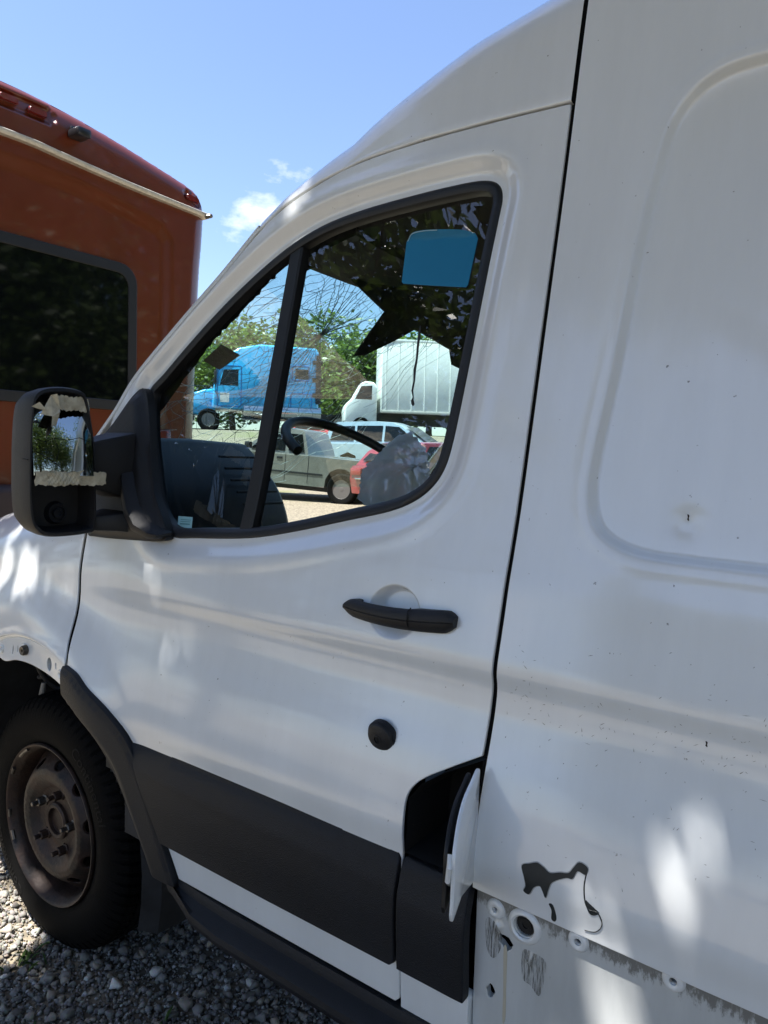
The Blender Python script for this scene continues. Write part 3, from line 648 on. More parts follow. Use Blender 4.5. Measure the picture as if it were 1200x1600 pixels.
def low_y(x, z):
    y = base_y(x, z)*.4-.0175+.004
    for hx, hz, r in LH[:4]:
        d = np.hypot(x-hx, z-hz); y = y+0*d
    for hx, hz, r in ((1.422, .6925, .008), (1.474, .6655, .007)): y = y-.006*np.exp(-(((x-hx)/r)**2+((z-hz)/r)**2))
    return y
jag = lambda cx, cz, r: [(cx+r*(1+.35*math.sin(3.1*k+cx*40))*math.cos(2*math.pi*k/11), cz+1.15*r*(1+.3*math.sin(5*k+cz*30))*math.sin(2*math.pi*k/11)) for k in range(11)]
holes = [circle(x, z, r, 24) for x, z, r in LH[:4]]+[jag(x, z, r) for x, z, r in LH[4:]]
low = panel('lower_side', LOWER, low_y, 'dirty_white', van, holes=holes, step=.010, flange=.012)
box('hole_backing', (1.39, 2.1, .015, .03, .43, .74), 'cavity', van)
def on(f, x, z): return float(f(np.array([x]), np.array([z]))[0])
MB().lathe([(.0165, .004), (.0150, .002), (.0142, .006), (.0095, .006), (.009, .002), (.0055, .002), (.005, .006), (.001, .006)], 28, c=(1.462, on(low_y, 1.50, .7115)+.002, .7115)).build('rubber_grommet', 'rubber', low)
def decal(name, pts, f, material, parent, proud=.0007, n=4):
    return panel(name, crom(pts, n, True), lambda x, z: f(x, z)-proud, material, parent, step=.006, flange=proud, rad=.0002)
BLOB = [(1.461, .811), (1.466, .797), (1.469, .785), (1.466, .776), (1.474, .774), (1.481, .787), (1.490, .793), (1.495, .787), (1.499, .779), (1.503, .793), (1.508, .805), (1.526, .817), (1.535, .819), (1.541, .831), (1.552, .830), (1.554, .839), (1.542, .842), (1.535, .833), (1.529, .824), (1.516, .820), (1.503, .815), (1.493, .819), (1.483, .822), (1.472, .817)]
decal('glue_edge', [tuple(q) for q in offset_loop(np.array(BLOB), -.0013)], cargo_y, 'glue_rim', cargo, proud=.0005)
decal('glue_blob', BLOB, cargo_y, 'glue', cargo, proud=.0016)

decal('glue_spot', [(1.504, .771), (1.510, .771), (1.515, .755), (1.513, .748), (1.508, .750), (1.508, .763)], cargo_y, 'glue', cargo)
decal('glue_spot', [(1.556, .797), (1.561, .795), (1.571, .790), (1.575, .787), (1.568, .781), (1.561, .783)], cargo_y, 'glue', cargo)
st = crom([(1.554, .836), (1.552, .817), (1.555, .797), (1.561, .787), (1.573, .787), (1.579, .777), (1.578, .767), (1.570, .757), (1.556, .7535)], 6)
MB().tube([(p[0], on(cargo_y, p[0], p[1])-.0005, p[1]) for p in st], [.0009 if i < 30 else .0006 for i in range(len(st))], 6).build('glue_string', 'glue', cargo)
decal('glue_streak', [(1.461, .674), (1.478, .678), (1.497, .672), (1.495, .640), (1.489, .618), (1.476, .628), (1.463, .634)], low_y, 'glue_streak', low)
decal('stain', [(1.431, .664), (1.436, .664), (1.437, .61), (1.438, .56), (1.434, .55), (1.433, .6)], low_y, 'rust_stain', low)
decal('glue_streak', [(1.400, .697), (1.412, .700), (1.426, .690), (1.425, .660), (1.414, .642), (1.403, .655)], low_y, 'glue_streak', low)
rg = random.Random(4)
for x, z, r in LH[:1]+LH[2:4]:
    MB().lathe([(r, .006), (r, -.0035), (r+.003, -.0052), (.0125, -.0040), (.0155, .0005), (.0158, .003)], 28, c=(x, on(low_y, x+.03, z), z), cap=False).build('clip_boss', 'van_white', low, angle=50)
MB().lathe([(.0163, .004), (.0163, -.003), (.019, -.0050), (.024, -.0036), (.0268, .001), (.027, .003)], 32, c=(1.462, on(low_y, 1.505, .70), .7115), cap=False).build('clip_boss', 'van_white', low, angle=50)
mb = MB()                                       # chips and scratches in the paint
for k in range(170):
    x = 1.40+rg.random()*.40; z = [1.06+rg.gauss(0, .05), .80+rg.random()*.3, 1.0+rg.random()*.05][k % 3]
    a = rg.gauss(1.0, .8); L = .0014+.004*rg.random()**3; t = .00018+.0003*rg.random(); y = on(cargo_y, x, z)-.0003
    mb.add([(x-L*math.cos(a), y, z-L*math.sin(a)), (x+t*math.sin(a), y, z-t*math.cos(a)), (x+L*math.cos(a), y, z+L*math.sin(a)), (x-t*math.sin(a), y, z+t*math.cos(a))], [(0, 1, 2, 3)])
tag(mb.build('paint_chips', 'grime', cargo), kind='stuff')
for x, z, L in ((1.625, 1.316, .0045), (1.683, 1.031, .0035)):
    decal('paint_chip', [(x-.001, z+L), (x+.0012, z+L*.6), (x+.0008, z-L*.2), (x+.0014, z-L), (x-.0008, z-L*.6), (x-.0002, z)], cargo_y, 'rust_hole', cargo, n=3)
mb = MB()
for k in range(60):
    x = .6+rg.random()*.75; z = .80+rg.random()*.3; a = rg.gauss(.9, .8); L = .001+.003*rg.random()**3; t = .0002; y = on(door_y, x, z)-.0003
    if abs(x-1.177) < .14 and abs(z-1.126) < .05: continue
    mb.add([(x-L*math.cos(a), y, z-L*math.sin(a)), (x+t*math.sin(a), y, z-t*math.cos(a)), (x+L*math.cos(a), y, z+L*math.sin(a)), (x-t*math.sin(a), y, z+t*math.cos(a))], [(0, 1, 2, 3)])
tag(mb.build('door_chips', 'grime', door), kind='stuff')

# ---- fuel filler: pocket, flap, neck, cladding piece
FO = [(1.2585, .7575), (1.2585, .845), (1.277, .871), (1.318, .900), (1.3765, .932), (1.3765, .7575)]
rings = []
for dy, s in ((-.0, 1.0), (.012, .99), (.07, .92), (.10, .86)):
    rings.append([(1.318+(x-1.318)*s, on(base_y, x, z)*(1 if dy < .05 else 0)+dy, .835+(z-.835)*s) for x, z in FO])
fuel = MB().loft(rings, cap=False).add([rings[-1][i] for i in range(6)], [tuple(range(6))]).build('fuel_filler', 'cavity', van)
MB().lathe([(.028, .09), (.028, .058), (.026, .052), (.022, .052), (.021, .08)], 28, c=(1.333, 0, .815)).build('filler_neck', 'black_plastic', fuel)
MB().lathe([(.027, .052), (.0235, .0505), (.0225, .053)], 28, c=(1.333, 0, .815), cap=False).build('filler_ring', 'grey_plastic', fuel)
hx, ang = 1.3765, math.radians(104)             # flap swung open about its rear edge
def flap_pts(y_off): return [(-(x-hx), y_off, z) for x, z in FO]
ca, sa = math.cos(ang), math.sin(ang)
def flap_w(d, t, z):                            # d from hinge, t thickness towards the pocket side
    bow = .006*math.sin(min(1, d/.12)*math.pi); X = -d*math.cos(ang)+(t)*-math.sin(ang); Y = -d*math.sin(ang)-(t)*-math.cos(ang)*-1
    return (hx+.001-d*ca-(t+bow)*sa*1.0, -.040-d*sa+(t+bow)*ca*1.0+0, z)
def flap_mesh(name, scale, t0, t1, material, bev=.002):
    P = crom([(1.2595, .7585), (1.2595, .80), (1.2595, .845), (1.278, .870), (1.318, .899), (1.352, .916), (1.3755, .929), (1.3755, .90), (1.3755, .80), (1.3755, .7585), (1.32, .7580)], 3, True)
    P = [(1.318+(x-1.318)*scale, .835+(z-.835)*scale) for x, z in P]
    rings = [[flap_w(hx-x, t, z) for x, z in P] for t in (t0, t1)]
    return MB().loft(rings).build(name, material, fuel, angle=40, bevel=bev)
flap_mesh('fuel_flap', 1.0, .0, -.006, 'van_white')
flap_mesh('flap_liner', .92, .0065, .012, 'rubber', .001)
MB().tube([flap_w(.098, .004, .80), flap_w(.118, .004, .815), flap_w(.121, .002, .835), flap_w(.112, .002, .85)], .004, 8).build('flap_latch', 'van_white', fuel)
MB().tube([(1.362, .03, .845), (1.366, -.035, .845), flap_w(.022, .010, .845), flap_w(.055, .012, .845)], .0055, 8).build('flap_hinge', 'black_plastic', fuel)
FC = [(1.2595, .570), (1.3770, .5705), (1.3775, .7465), (1.30, .7475), (1.262, .749), (1.2595, .745)]
panel('filler_cladding', FC, clad_y(.752, .567), 'grey_plastic', fuel, step=.02, flange=.02, rad=.003)
panel('filler_sill', [(1.2565, .42), (1.379, .42), (1.379, .568), (1.2565, .567)], lambda x, z: base_y(x, z)+.001, 'van_white', fuel, step=.02, flange=.02)
panel('seam_backing', [(.25, .43), (1.40, .43), (1.40, .93), (1.30, .90), (1.25, .86), (1.25, .76), (.70, .76), (.45, .85), (.3, .90)], lambda x, z: base_y(x, z)+.125, 'cavity', van, step=.05, flange=0)
panel('shut_line_backing', [(1.368, .93), (1.388, .93), (1.388, 2.22), (1.368, 2.22)], lambda x, z: base_y(x, z)+.0135, 'cavity', van, step=.02, flange=0)  # black strip behind the rear door gap, its shade put into the colour
panel('shut_line_backing', [(.20, .88), (.30, .86), (.275, .93), (.256, 1.03), (.242, 1.168), (.235, 1.3), (.19, 1.3), (.205, 1.15)], lambda x, z: base_y(x, z)+.0195, 'cavity', van, step=.02, flange=0)  # same for the front gap: painted black instead of shaded depth
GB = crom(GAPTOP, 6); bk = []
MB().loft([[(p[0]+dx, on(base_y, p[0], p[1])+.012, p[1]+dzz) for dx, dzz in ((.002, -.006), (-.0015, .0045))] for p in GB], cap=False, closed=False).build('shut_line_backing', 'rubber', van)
# ---- sill step
SP = [(-.010, .492), (-.052, .489), (-.056, .480), (-.058, .466), (-.062, .462), (-.084, .456), (-.094, .446), (-.096, .430), (-.090, .412), (-.070, .402), (-.01, .400), (.05, .402)]
SP = [(y*.86, .492-(.492-z)*.70) for y, z in SP]; rings = []
for x in (.628, .634, .65, .70, .76, .85, 1.0, 1.5, 2.2, 3.4):
    s = sst(.60, .82, x); rings.append([(x+(.03*(1-s) if z < .47 else 0), y*(.70+.30*s)+(.0 if z > .47 else .012*(1-s)), z+(.022*(1-s) if z < .46 else 0)) for y, z in SP])
MB().loft(rings).build('sill_step', 'grey_plastic', van, angle=28)

# ---- wheel
RT, WY, WZ = .354, .050, .345
wb = empty('tmp'); bpy.data.objects.remove(wb)
def disc_y(x, z):
    r = np.hypot(x, z-WZ)
    return WY+np.interp(r, [0, .036, .050, .066, .078, .092, .104, .118, .134, .148, .165, .185, .200], [.036, .036, .036, .037, .038, .034, .025, .015, .010, .013, .029, .054, .068])
vents = [circle(.1655*math.cos(a), WZ+.1655*math.sin(a), .0135, 20, .0215, a) for a in [2*math.pi*(k+.35)/10 for k in range(10)]]
wheel = panel('front_wheel', circle(0, WZ, .198, 96), disc_y, 'rusty_steel', van, holes=vents+[circle(0, WZ, .036, 32)], step=.007, flange=.008, rad=.002)
MB().lathe([(.2085, .020), (.2235, .010), (.2245, .003), (.2215, -.001), (.2165, .001), (.2125, .010), (.2065, .018), (.2035, .030), (.2005, .055), (.1985, .085), (.1985, .12), (.206, .16), (.212, .20)], 96, c=(0, WY, WZ), cap=False).build('rim', 'rusty_steel', wheel, angle=60)
MB().lathe([(.052, .038), (.051, .028), (.045, .024), (.0375, .026), (.036, .037), (.034, .075), (.002, .077)], 40, c=(0, WY, WZ)).build('hub', 'rusty_steel', wheel)
for k in range(5):
    a = math.radians(8+72*k); cx, cz = .080*math.cos(a), WZ+.080*math.sin(a)
    nut = MB().lathe([(.0165, .042), (.0165, .034), (.0125, .032), (.0125, .014), (.0105, .012), (.0065, .012), (.0065, -.002), (.0055, -.004)], 6, c=(cx, WY, cz)).build('wheel_nut', 'bolt_steel' if k in (0, 2) else 'rusty_steel', wheel, angle=20)
for a, L in ((2.2, .05), (2.65, .02), (3.3, .02), (3.6, .025)):       # balance weights and stuck stones on the rim lip
    MB().tube([(.213*math.cos(a+t*L/.2), WY+.004, WZ+.213*math.sin(a+t*L/.2)) for t in np.linspace(-.5, .5, 6)], .005, 6).build('balance_weight', 'bolt_steel', wheel)
ys = np.array([.030, .014, .008, .003, .000, -.001, .0005, .004, .009, .015, .021, .027, .033, .039, .045, .051, .057, .060, .061, .068, .069, .075, .082, .089, .096, .103, .110, .113, .114, .121, .122, .130, .140, .150, .160, .166, .167, .174, .175, .185, .195, .205, .212, .220, .228, .234, .235, .230, .21])
rs = np.array([.2115, .2215, .228, .240, .256, .272, .290, .306, .320, .331, .3395, .3445, .3475, .3495, .3508, .3518, .3526, .353, .353, .3532, .3532, .3535, .3538, .3540, .3540, .3540, .3540, .3540, .3540, .3540, .3540, .3540, .3538, .3536, .3534, .353, .353, .353, .353, .352, .350, .346, .338, .320, .295, .265, .245, .225, .212])
NT = 864; NB = 72; th = np.arange(NT)*2*math.pi/NT; TH, YI = np.meshgrid(th, np.arange(len(ys)), indexing='ij')
yv = ys[YI]; rv = rs[YI].copy()
ph = (TH*NB/(2*math.pi)+np.where(yv < .0645, (yv-.02)*9, np.where(yv < .1175, .5-(yv-.06)*14, (yv-.12)*14))) % 1
tread = (yv > .006) & (yv < .224); dep = np.zeros_like(rv)
lat = (ph < .25) & tread; dep[lat] = .0105
sip = ((ph*4) % 1 < .17) & tread & (yv > .018); dep[sip] = np.maximum(dep[sip], .0040)
circ = (np.abs(yv-.0645) < .0045) | (np.abs(yv-.1178) < .0042) | (np.abs(yv-.1705) < .0042); dep[circ] = .0085
dep *= np.clip((rv-.318)/.016, 0, 1)
rv -= dep
side = (yv < .010) & (rv > .240) & (rv < .335); yv = yv.copy()
yv[side] -= .0006*(np.sin(TH[side]*216) > 0)*(rv[side] > .30)
bead = np.abs(rv-.300) < .006; yv[bead & (yv < .02)] -= .0012
V = np.stack([rv*np.cos(TH), WY+yv, WZ+rv*np.sin(TH)], 2)
V[..., 2] = np.maximum(V[..., 2], .004)      # contact patch
nb_ = len(ys); F = [(i*nb_+j, ((i+1) % NT)*nb_+j, ((i+1) % NT)*nb_+j+1, i*nb_+j+1) for i in range(NT) for j in range(nb_-1)]
obj('tyre', V.reshape(-1, 3), F, 'tyre_rubber', wheel, angle=40)
def arc_text(txt, size, r, a0, name):
    c = bpy.data.curves.new(name, 'FONT'); c.body = txt; c.size = size; c.extrude = .0006; c.space_character = 1.05
    t = bpy.data.objects.new(name, c); COL.objects.link(t); bpy.context.view_layer.update()
    me = bpy.data.meshes.new_from_object(t.evaluated_get(bpy.context.evaluated_depsgraph_get())); bpy.data.objects.remove(t); bpy.data.curves.remove(c)
    bm = bmesh.new(); bm.from_mesh(me); bmesh.ops.subdivide_edges(bm, edges=[e for e in bm.edges if e.calc_length() > .006], cuts=2); bm.to_mesh(me); bm.free()
    for v in me.vertices:
        a = a0-v.co.x/r; q = r+v.co.y; yb = np.interp(q, rs[4:12], ys[4:12]); v.co = (q*math.cos(a), WY+float(yb)-.0008-v.co.z*.6, WZ+q*math.sin(a))
    me.materials.append(M['tyre_letter']); return link(bpy.data.objects.new(name, me), wheel)
arc_text('Continental', .042, .268, math.radians(62), 'tyre_lettering')
arc_text('Continental', .042, .268, math.radians(242), 'tyre_lettering')
MB().lathe([(.150, .085), (.150, .115), (.06, .12), (.06, .16)], 40, c=(0, WY, WZ)).build('brake_disc', 'underbody', van)
# wheel housing, strut, hoses
rings = []
for a in np.linspace(-.25, math.pi+.25, 26):
    rings.append([(rx_*math.cos(a), y, .37+rz_*math.sin(a)) for y, rx_, rz_ in ((.025, .47, .50), (.06, .50, .56), (.30, .52, .58), (.50, .52, .58), (.63, .50, .55))])
MB().loft(rings, cap=False, closed=False).build('wheel_house', 'underbody', van)
box('inner_wing', (-.6, .5, .62, .64, .3, 1.1), 'underbody', van)
MB().tube([(-.10, .30, .42), (-.12, .33, .70), (-.13, .36, 1.0)], [.028, .028, .035], 14).build('strut', 'underbody', van)
MB().tube([(-.165+.045*math.cos(t), .17+.045*math.sin(t), .66+t*.011) for t in np.linspace(0, 18, 70)], .006, 8).build('spring', 'underbody', van)
MB().tube(crom([(-.165, .12, .90), (-.155, .10, .80), (-.14, .12, .72), (-.10, .16, .68), (-.02, .20, .73)], 6), .007, 8).build('brake_hose', 'rubber', van)
MB().tube([(-.135, .11, .66), (-.13, .115, .705)], [.009, .007], 10).build('hose_fitting', 'underbody_pale', van)
MB().tube(crom([(-.06, .16, .80), (-.045, .16, .765), (.0, .16, .762), (.005, .16, .80)], 6), .004, 8).build('wire_clip', 'bolt_steel', van)
box('chassis_rail', (-.5, .5, .34, .42, .72, .80), 'underbody', van, bevel=.01)
MB().loft([[(.16, .10, .80), (.26, .08, .795), (.27, .10, .775), (.17, .13, .765)], [(.13, .26, .815), (.25, .26, .80), (.26, .26, .77), (.14, .28, .765)]]).build('wing_bracket', 'underbody_pale', van, bevel=.004)
MB().lathe([(.011, .0), (.011, -.006), (.001, -.008)], 16, c=(-.015, .10, .805)).build('grommet', 'underbody_pale', van)
for y0 in (.55, 1.3): box('axle_beam' if y0 > 1 else 'subframe', (-.35, .6, y0, y0+.12, .28, .40), 'underbody', van, bevel=.02)
box('floor_pan', (.35, 4.4, .06, 1.9, .44, .52), 'underbody', van)
# far-side and rear wheels (same tyre)
def wheel_copy(x, far):
    w2 = wheel.copy(); COL.objects.link(w2); w2.parent = van; w2.location = (x, 2*YC if far else 0, 0); w2.scale = (1, -1 if far else 1, 1)
    for ch in list(wheel.children):
        c = ch.copy(); COL.objects.link(c); c.parent = w2
    w2.name = 'wheel'
wheel_copy(0, True); wheel_copy(3.3, False); wheel_copy(3.3, True)

# ---- door mirror
MO = crom([(-.184, 1.503), (-.198, 1.465), (-.204, 1.360), (-.202, 1.245), (-.184, 1.207), (-.150, 1.196), (-.075, 1.198), (-.054, 1.212), (-.052, 1.30), (-.058, 1.41), (-.074, 1.495), (-.090, 1.513), (-.140, 1.516)], 5, True)
MX = .40; mc = np.mean(MO, 0)
def mring(s, dx, sz=None): return [(MX+dx, mc[0]+(p[0]-mc[0])*s, mc[1]+(p[1]-mc[1])*(sz or s)) for p in MO]
mirror = MB().loft([mring(.30, -.125, .5), mring(.62, -.118, .75), mring(.84, -.098, .90), mring(.95, -.065, .97), mring(.995, -.03), mring(1.0, -.008), mring(.985, .0), mring(.945, .001), mring(.925, -.004), mring(.91, -.03), mring(.88, -.06)]).build('door_mirror', 'black_plastic', van, angle=40)
mirror['label'] = 'black door mirror with cracked taped glass'
# housing shell seam on the outer side
MB().tube([(MX-.004, -.2048, 1.36), (MX-.02, -.2042, 1.3615), (MX-.05, -.199, 1.363)], .0012, 6).build('shell_seam', 'cavity', mirror)
gm_ = Matrix.Translation((MX-.018, -.122, 1.406)) @ Matrix.Rotation(math.radians(-16), 4, 'Z') @ Matrix.Rotation(math.radians(-12), 4, 'Y')
box('mirror_glass', (-.002, .002, -.061, .061, -.081, .081), 'mirror_glass', mirror, bevel=.001, mtx=gm_)
ck = [[(-.195, 1.405), (-.170, 1.398), (-.150, 1.407), (-.120, 1.404), (-.09, 1.410), (-.066, 1.401)], [(-.170, 1.398), (-.160, 1.43), (-.145, 1.455), (-.15, 1.48)], [(-.19, 1.375), (-.165, 1.362), (-.14, 1.345), (-.13, 1.328)], [(-.150, 1.407), (-.14, 1.38), (-.15, 1.35)]]
for c in ck: MB().tube([gm_ @ Vector((.0024, (y+.1305)*.88, z-1.406)) for y, z in c], .0007, 5).build('mirror_crack', 'cavity', mirror)
def tape(name, y0, y1, z0, z1, amp, seed, dx=.006, nn=60, mm_=12, fold=0):
    r = random.Random(seed); V = []; F = []; ph = [r.random()*6 for _ in range(8)]
    for i in range(nn):
        for j in range(mm_):
            u, v = i/(nn-1), j/(mm_-1); y = y0+(y1-y0)*u; ed = (.0014*math.sin(u*13+ph[0]+j)+.0012*math.sin(u*47+ph[1]+2*j)+.0008*math.sin(u*101+ph[6]))*(1 if j in (0, mm_-1) else .3)
            hgt = amp*(math.sin(u*9+v*3+ph[2])*.5+abs(math.sin(u*23-v*5+ph[3]))*.6+abs(math.sin(u*41+v*9+ph[4]))*.45+.3*abs(math.sin(u*88-v*14+ph[7])))
            V.append((MX+dx+hgt+fold*v, y+.0012*math.sin(v*7+ph[5]), z0+(z1-z0)*v+ed))
    for i in range(nn-1):
        for j in range(mm_-1): F.append((i*mm_+j, (i+1)*mm_+j, (i+1)*mm_+j+1, i*mm_+j+1))
    n0 = len(V); V += [(x-.0011, y, z) for x, y, z in V]; F += [tuple(k+n0 for k in f[::-1]) for f in F]
    return obj(name, V, F, 'tape', mirror, angle=50)
tape('tape_strip', -.1955, -.0335, 1.307, 1.337, .0022, 1, dx=.006)
tape('tape_strip', -.1700, -.1000, 1.310, 1.335, .0028, 6, dx=.010)
tape('tape_strip', -.150, -.069, 1.468, 1.498, .0008, 2, dx=-.004)
V = [(MX+.002, -.158, 1.497), (MX+.012, -.150, 1.500), (MX+.006, -.140, 1.470), (MX+.014, -.162, 1.452), (MX+.004, -.182, 1.455), (MX+.016, -.165, 1.430), (MX+.004, -.148, 1.434), (MX+.012, -.144, 1.462)]
obj('tape_flap', V+[(x-.001, y, z) for x, y, z in V], [(0, 1, 2, 3), (0, 3, 4), (3, 2, 7, 6), (3, 6, 5), (8, 11, 10, 9), (8, 12, 11), (11, 14, 15, 10), (11, 13, 14)], 'tape', mirror, smooth=False)
V = [(MX+.003, -.200, 1.470), (MX+.008, -.186, 1.480), (MX+.006, -.168, 1.463), (MX+.002, -.186, 1.466)]
obj('tape_scrap', V+[(x-.001, y, z) for x, y, z in V], [(0, 1, 2, 3), (7, 6, 5, 4)], 'tape', mirror, smooth=False)
MB().lathe([(.026, -.045), (.026, -.030), (.022, -.022), (.021, -.018), (.017, -.018), (.016, -.024), (.011, -.024), (.010, -.016), (.007, -.016), (.006, -.020), (.001, -.020)], 28, axis='X', c=(MX-.03, -.115, 1.243)).build('mirror_motor', 'grey_plastic', mirror)
MB().loft([[(.36, -.068, 1.395), (.36, -.068, 1.305), (.30, -.060, 1.305), (.30, -.060, 1.395)], [(.37, -.02, 1.410), (.37, -.02, 1.290), (.29, -.02, 1.290), (.29, -.02, 1.410)], [(.39, .06, 1.43), (.39, .05, 1.27), (.27, .05, 1.27), (.27, .06, 1.43)]]).build('mirror_arm', 'black_plastic', mirror, bevel=.008)
MB().loft([[(.385, -.062, 1.235), (.385, -.062, 1.203), (.32, -.055, 1.203), (.32, -.055, 1.235)], [(.41, -.01, 1.24), (.41, -.01, 1.20), (.31, -.01, 1.20), (.31, -.01, 1.24)], [(.44, .05, 1.25), (.44, .04, 1.195), (.29, .04, 1.195), (.29, .05, 1.25)]]).build('mirror_arm', 'black_plastic', mirror, bevel=.007)
mb = MB(); rings = []
for k, (x, z, wd) in enumerate([(.385, 1.33, .018), (.405, 1.29, .022), (.435, 1.25, .024), (.475, 1.218, .022), (.52, 1.202, .018), (.545, 1.200, .012)]):
    y = on(sail_y, x, z)-.004; rings.append([(x-wd*.7, y+.02, z-wd*.7), (x-wd*.5, y-.016, z-wd*.5), (x+wd*.2, y-.022, z+wd*.2), (x+wd*.7, y+.02, z+wd*.7)])
mb.loft(rings).build('sail_rim', 'black_plastic', mirror, bevel=.004)

# ---- cab interior
box('bulkhead', (1.44, 1.46, .25, 1.72, .5, 1.99), 'dark_interior', van)
V = []; F = []
for i, x in enumerate(np.linspace(.74, 1.45, 12)):
    for j, t in enumerate(np.linspace(-1, 1, 13)): V.append((x, YC+t*(.70+.075*float(sst(.74, .95, x))), 1.912+.063*float(sst(.74, 1.05, x))+.012*(1-t*t)))
for i in range(11):
    for j in range(12): F.append((i*13+j, i*13+j+1, (i+1)*13+j+1, (i+1)*13+j))
obj('headliner', V, F, 'headliner', van)
HL = [(.345, 1.850), (.36, 1.848), (.388, 1.844), (.454, 1.878), (.544, 1.908), (.640, 1.862), (.737, 1.812), (.700, 1.765), (.624, 1.672), (.66, 1.678), (.76, 1.726), (.871, 1.782), (1.0, 1.772), (1.139, 1.762), (1.16, 1.715), (1.30, 1.70), (1.50, 1.73), (1.60, 1.83), (1.60, 1.89), (1.3, 1.935), (.98, 1.95), (.65, 1.935), (.42, 1.895)]
panel('torn_headliner', HL, lambda x, z: -.60-.02*np.sin(x*9)-.0*z, 'headliner', van, step=.04, flange=.006, axis='X', sign=1)
rings = []
for k in range(21):
    q = ws(.07+.86*k/20, 1.0); rings.append([(q[0]+a, q[1], q[2]+b) for a, b in ((-.030, -.045), (.06, -.055), (.20, -.025), (.20, -.006), (.0, -.006))])
MB().loft(rings).build('header_rail', 'headliner', van, angle=60)
TRI = crom([(.05, .20, 1.255), (.15, .20, 1.36), (.25, .20, 1.452), (.40, .20, 1.582), (.505, .20, 1.662), (.575, .20, 1.708), (.655, .20, 1.757), (.73, .20, 1.805), (.80, .22, 1.86)], 8)
rj = random.Random(3); mb = MB(); v = []
for k, p in enumerate(TRI):
    q = AL[min(len(AL)-1, int(k/len(TRI)*len(AL)))]; yb = on(base_y, q[0], q[1]); j = rj.gauss(0, .0016)
    v += [(q[0]+.002, yb+.028, q[1]-.002), (p[0]*.5+q[0]*.5-.01, .5*yb+.5*p[1]+.02, p[2]*.5+q[1]*.5+.01), (p[0]+j, p[1], p[2]-j)]
n = len(TRI); mb.add(v, [f for i in range(n-1) for f in ((3*i, 3*i+1, 3*i+4, 3*i+3), (3*i+1, 3*i+2, 3*i+5, 3*i+4))]).build('pillar_trim', 'headliner', van, angle=60)
# instrument side of the dashboard, driver's half only
DS = crom([(-.14, 1.02), (-.135, 1.30), (-.12, 1.405), (-.08, 1.418), (.02, 1.422), (.10, 1.42), (.135, 1.40), (.20, 1.345), (.255, 1.285), (.290, 1.22), (.305, 1.16), (.305, 1.08), (.28, 1.03), (.22, 1.02)], 4)
rings = []
for y, s, dz in ((.195, .96, -.010), (.20, .99, -.003), (.21, 1.0, 0), (.45, 1.01, .004), (.66, 1.0, .0), (.675, .98, -.006), (.68, .95, -.015)):
    rings.append([(.08+(x-.08)*s, y, 1.15+(z-1.15)*s+dz) for x, z in DS])
dash = MB().loft(rings).build('dashboard', 'dash_plastic', van, angle=45)
for k in range(5):
    a = .32+k*.085; MB().tube([(.205+.030*k*.9, y, 1.378-.034*k) for y in (.47, .63)], .004, 6).build('vent_slat', 'rubber', dash)
MB().tube(crom([(.268, .192, 1.19), (.245, .190, 1.27), (.20, .188, 1.33), (.14, .188, 1.355), (.07, .188, 1.33), (.03, .188, 1.27), (.02, .188, 1.20)], 5), .009, 8).build('dash_arch', 'dash_plastic', dash)
MB().tube([(.02, .188, 1.20), (.10, .186, 1.185), (.20, .186, 1.183), (.27, .190, 1.19)], .010, 8).build('dash_pocket', 'dash_plastic', dash)
sw_m = Matrix.Translation((.735, .45, 1.385)) @ Matrix.Rotation(math.radians(30), 4, 'Y')
pts = [sw_m @ Vector((.185*math.cos(t), .185*math.sin(t), 0)) for t in np.linspace(math.radians(100), math.radians(262), 36)]
steer = MB().tube(pts, .0125, 12).build('steering_wheel', 'dash_plastic', van)
MB().tube([(.66, .45, 1.19), (.60, .45, 1.08), (.55, .45, .95), (.5, .45, .62)], .022, 10).build('steering_column', 'dash_plastic', van)
# spent airbag hanging off the hub
V = []; F = []; nu, nv = 48, 30
for i in range(nu):
    for j in range(nv):
        a = 2*math.pi*i/nu; t = math.pi*j/(nv-1); r = 1+.12*math.sin(2*a+2*t)-.14*abs(math.sin(3.5*a-2*t))+.09*abs(math.sin(8*a+5*t))-.06*abs(math.sin(14*a-3*t))+.02*math.sin(23*a-9*t)
        q = Vector((.11*r*math.sin(t)*math.cos(a)*(1+.3*math.cos(a)), .155*r*math.sin(t)*math.sin(a), .055*math.cos(t)*r))
        V.append(tuple(Matrix.Translation((.835, .50, 1.352)) @ Matrix.Rotation(math.radians(72), 4, 'Y') @ Matrix.Rotation(.35, 4, 'Z') @ q))
for i in range(nu):
    for j in range(nv-1): F.append((i*nv+j, ((i+1) % nu)*nv+j, ((i+1) % nu)*nv+j+1, i*nv+j+1))
obj('airbag', V, F, 'airbag', van)
# seat
MB().loft([[(1.06, y, z) for y, z in rrect(.22, .68, .82, .98, .05, 3)], [(1.30, y, z) for y, z in rrect(.21, .69, .80, .96, .05, 3)]]).build('seat_cushion', 'dark_interior', van, bevel=.02)
MB().loft([[(1.24+(.08*t), y, .92+.62*t+.0) for y in ()] or [(1.24, .22, .92), (1.24, .68, .92), (1.36, .68, .92), (1.36, .22, .92)] for t in (0,)]+[[(1.31, .26, 1.55), (1.31, .64, 1.55), (1.41, .64, 1.55), (1.41, .26, 1.55)]]).build('seat_back', 'dark_interior', van, bevel=.03)
MB().loft([[(1.32, .36, 1.58), (1.32, .54, 1.58), (1.41, .54, 1.58), (1.41, .36, 1.58)], [(1.33, .37, 1.77), (1.33, .53, 1.77), (1.41, .53, 1.77), (1.41, .37, 1.77)]]).build('headrest', 'dark_interior', van, bevel=.03)
box('cab_floor', (.15, 1.46, .08, 1.88, .56, .60), 'dark_interior', van)
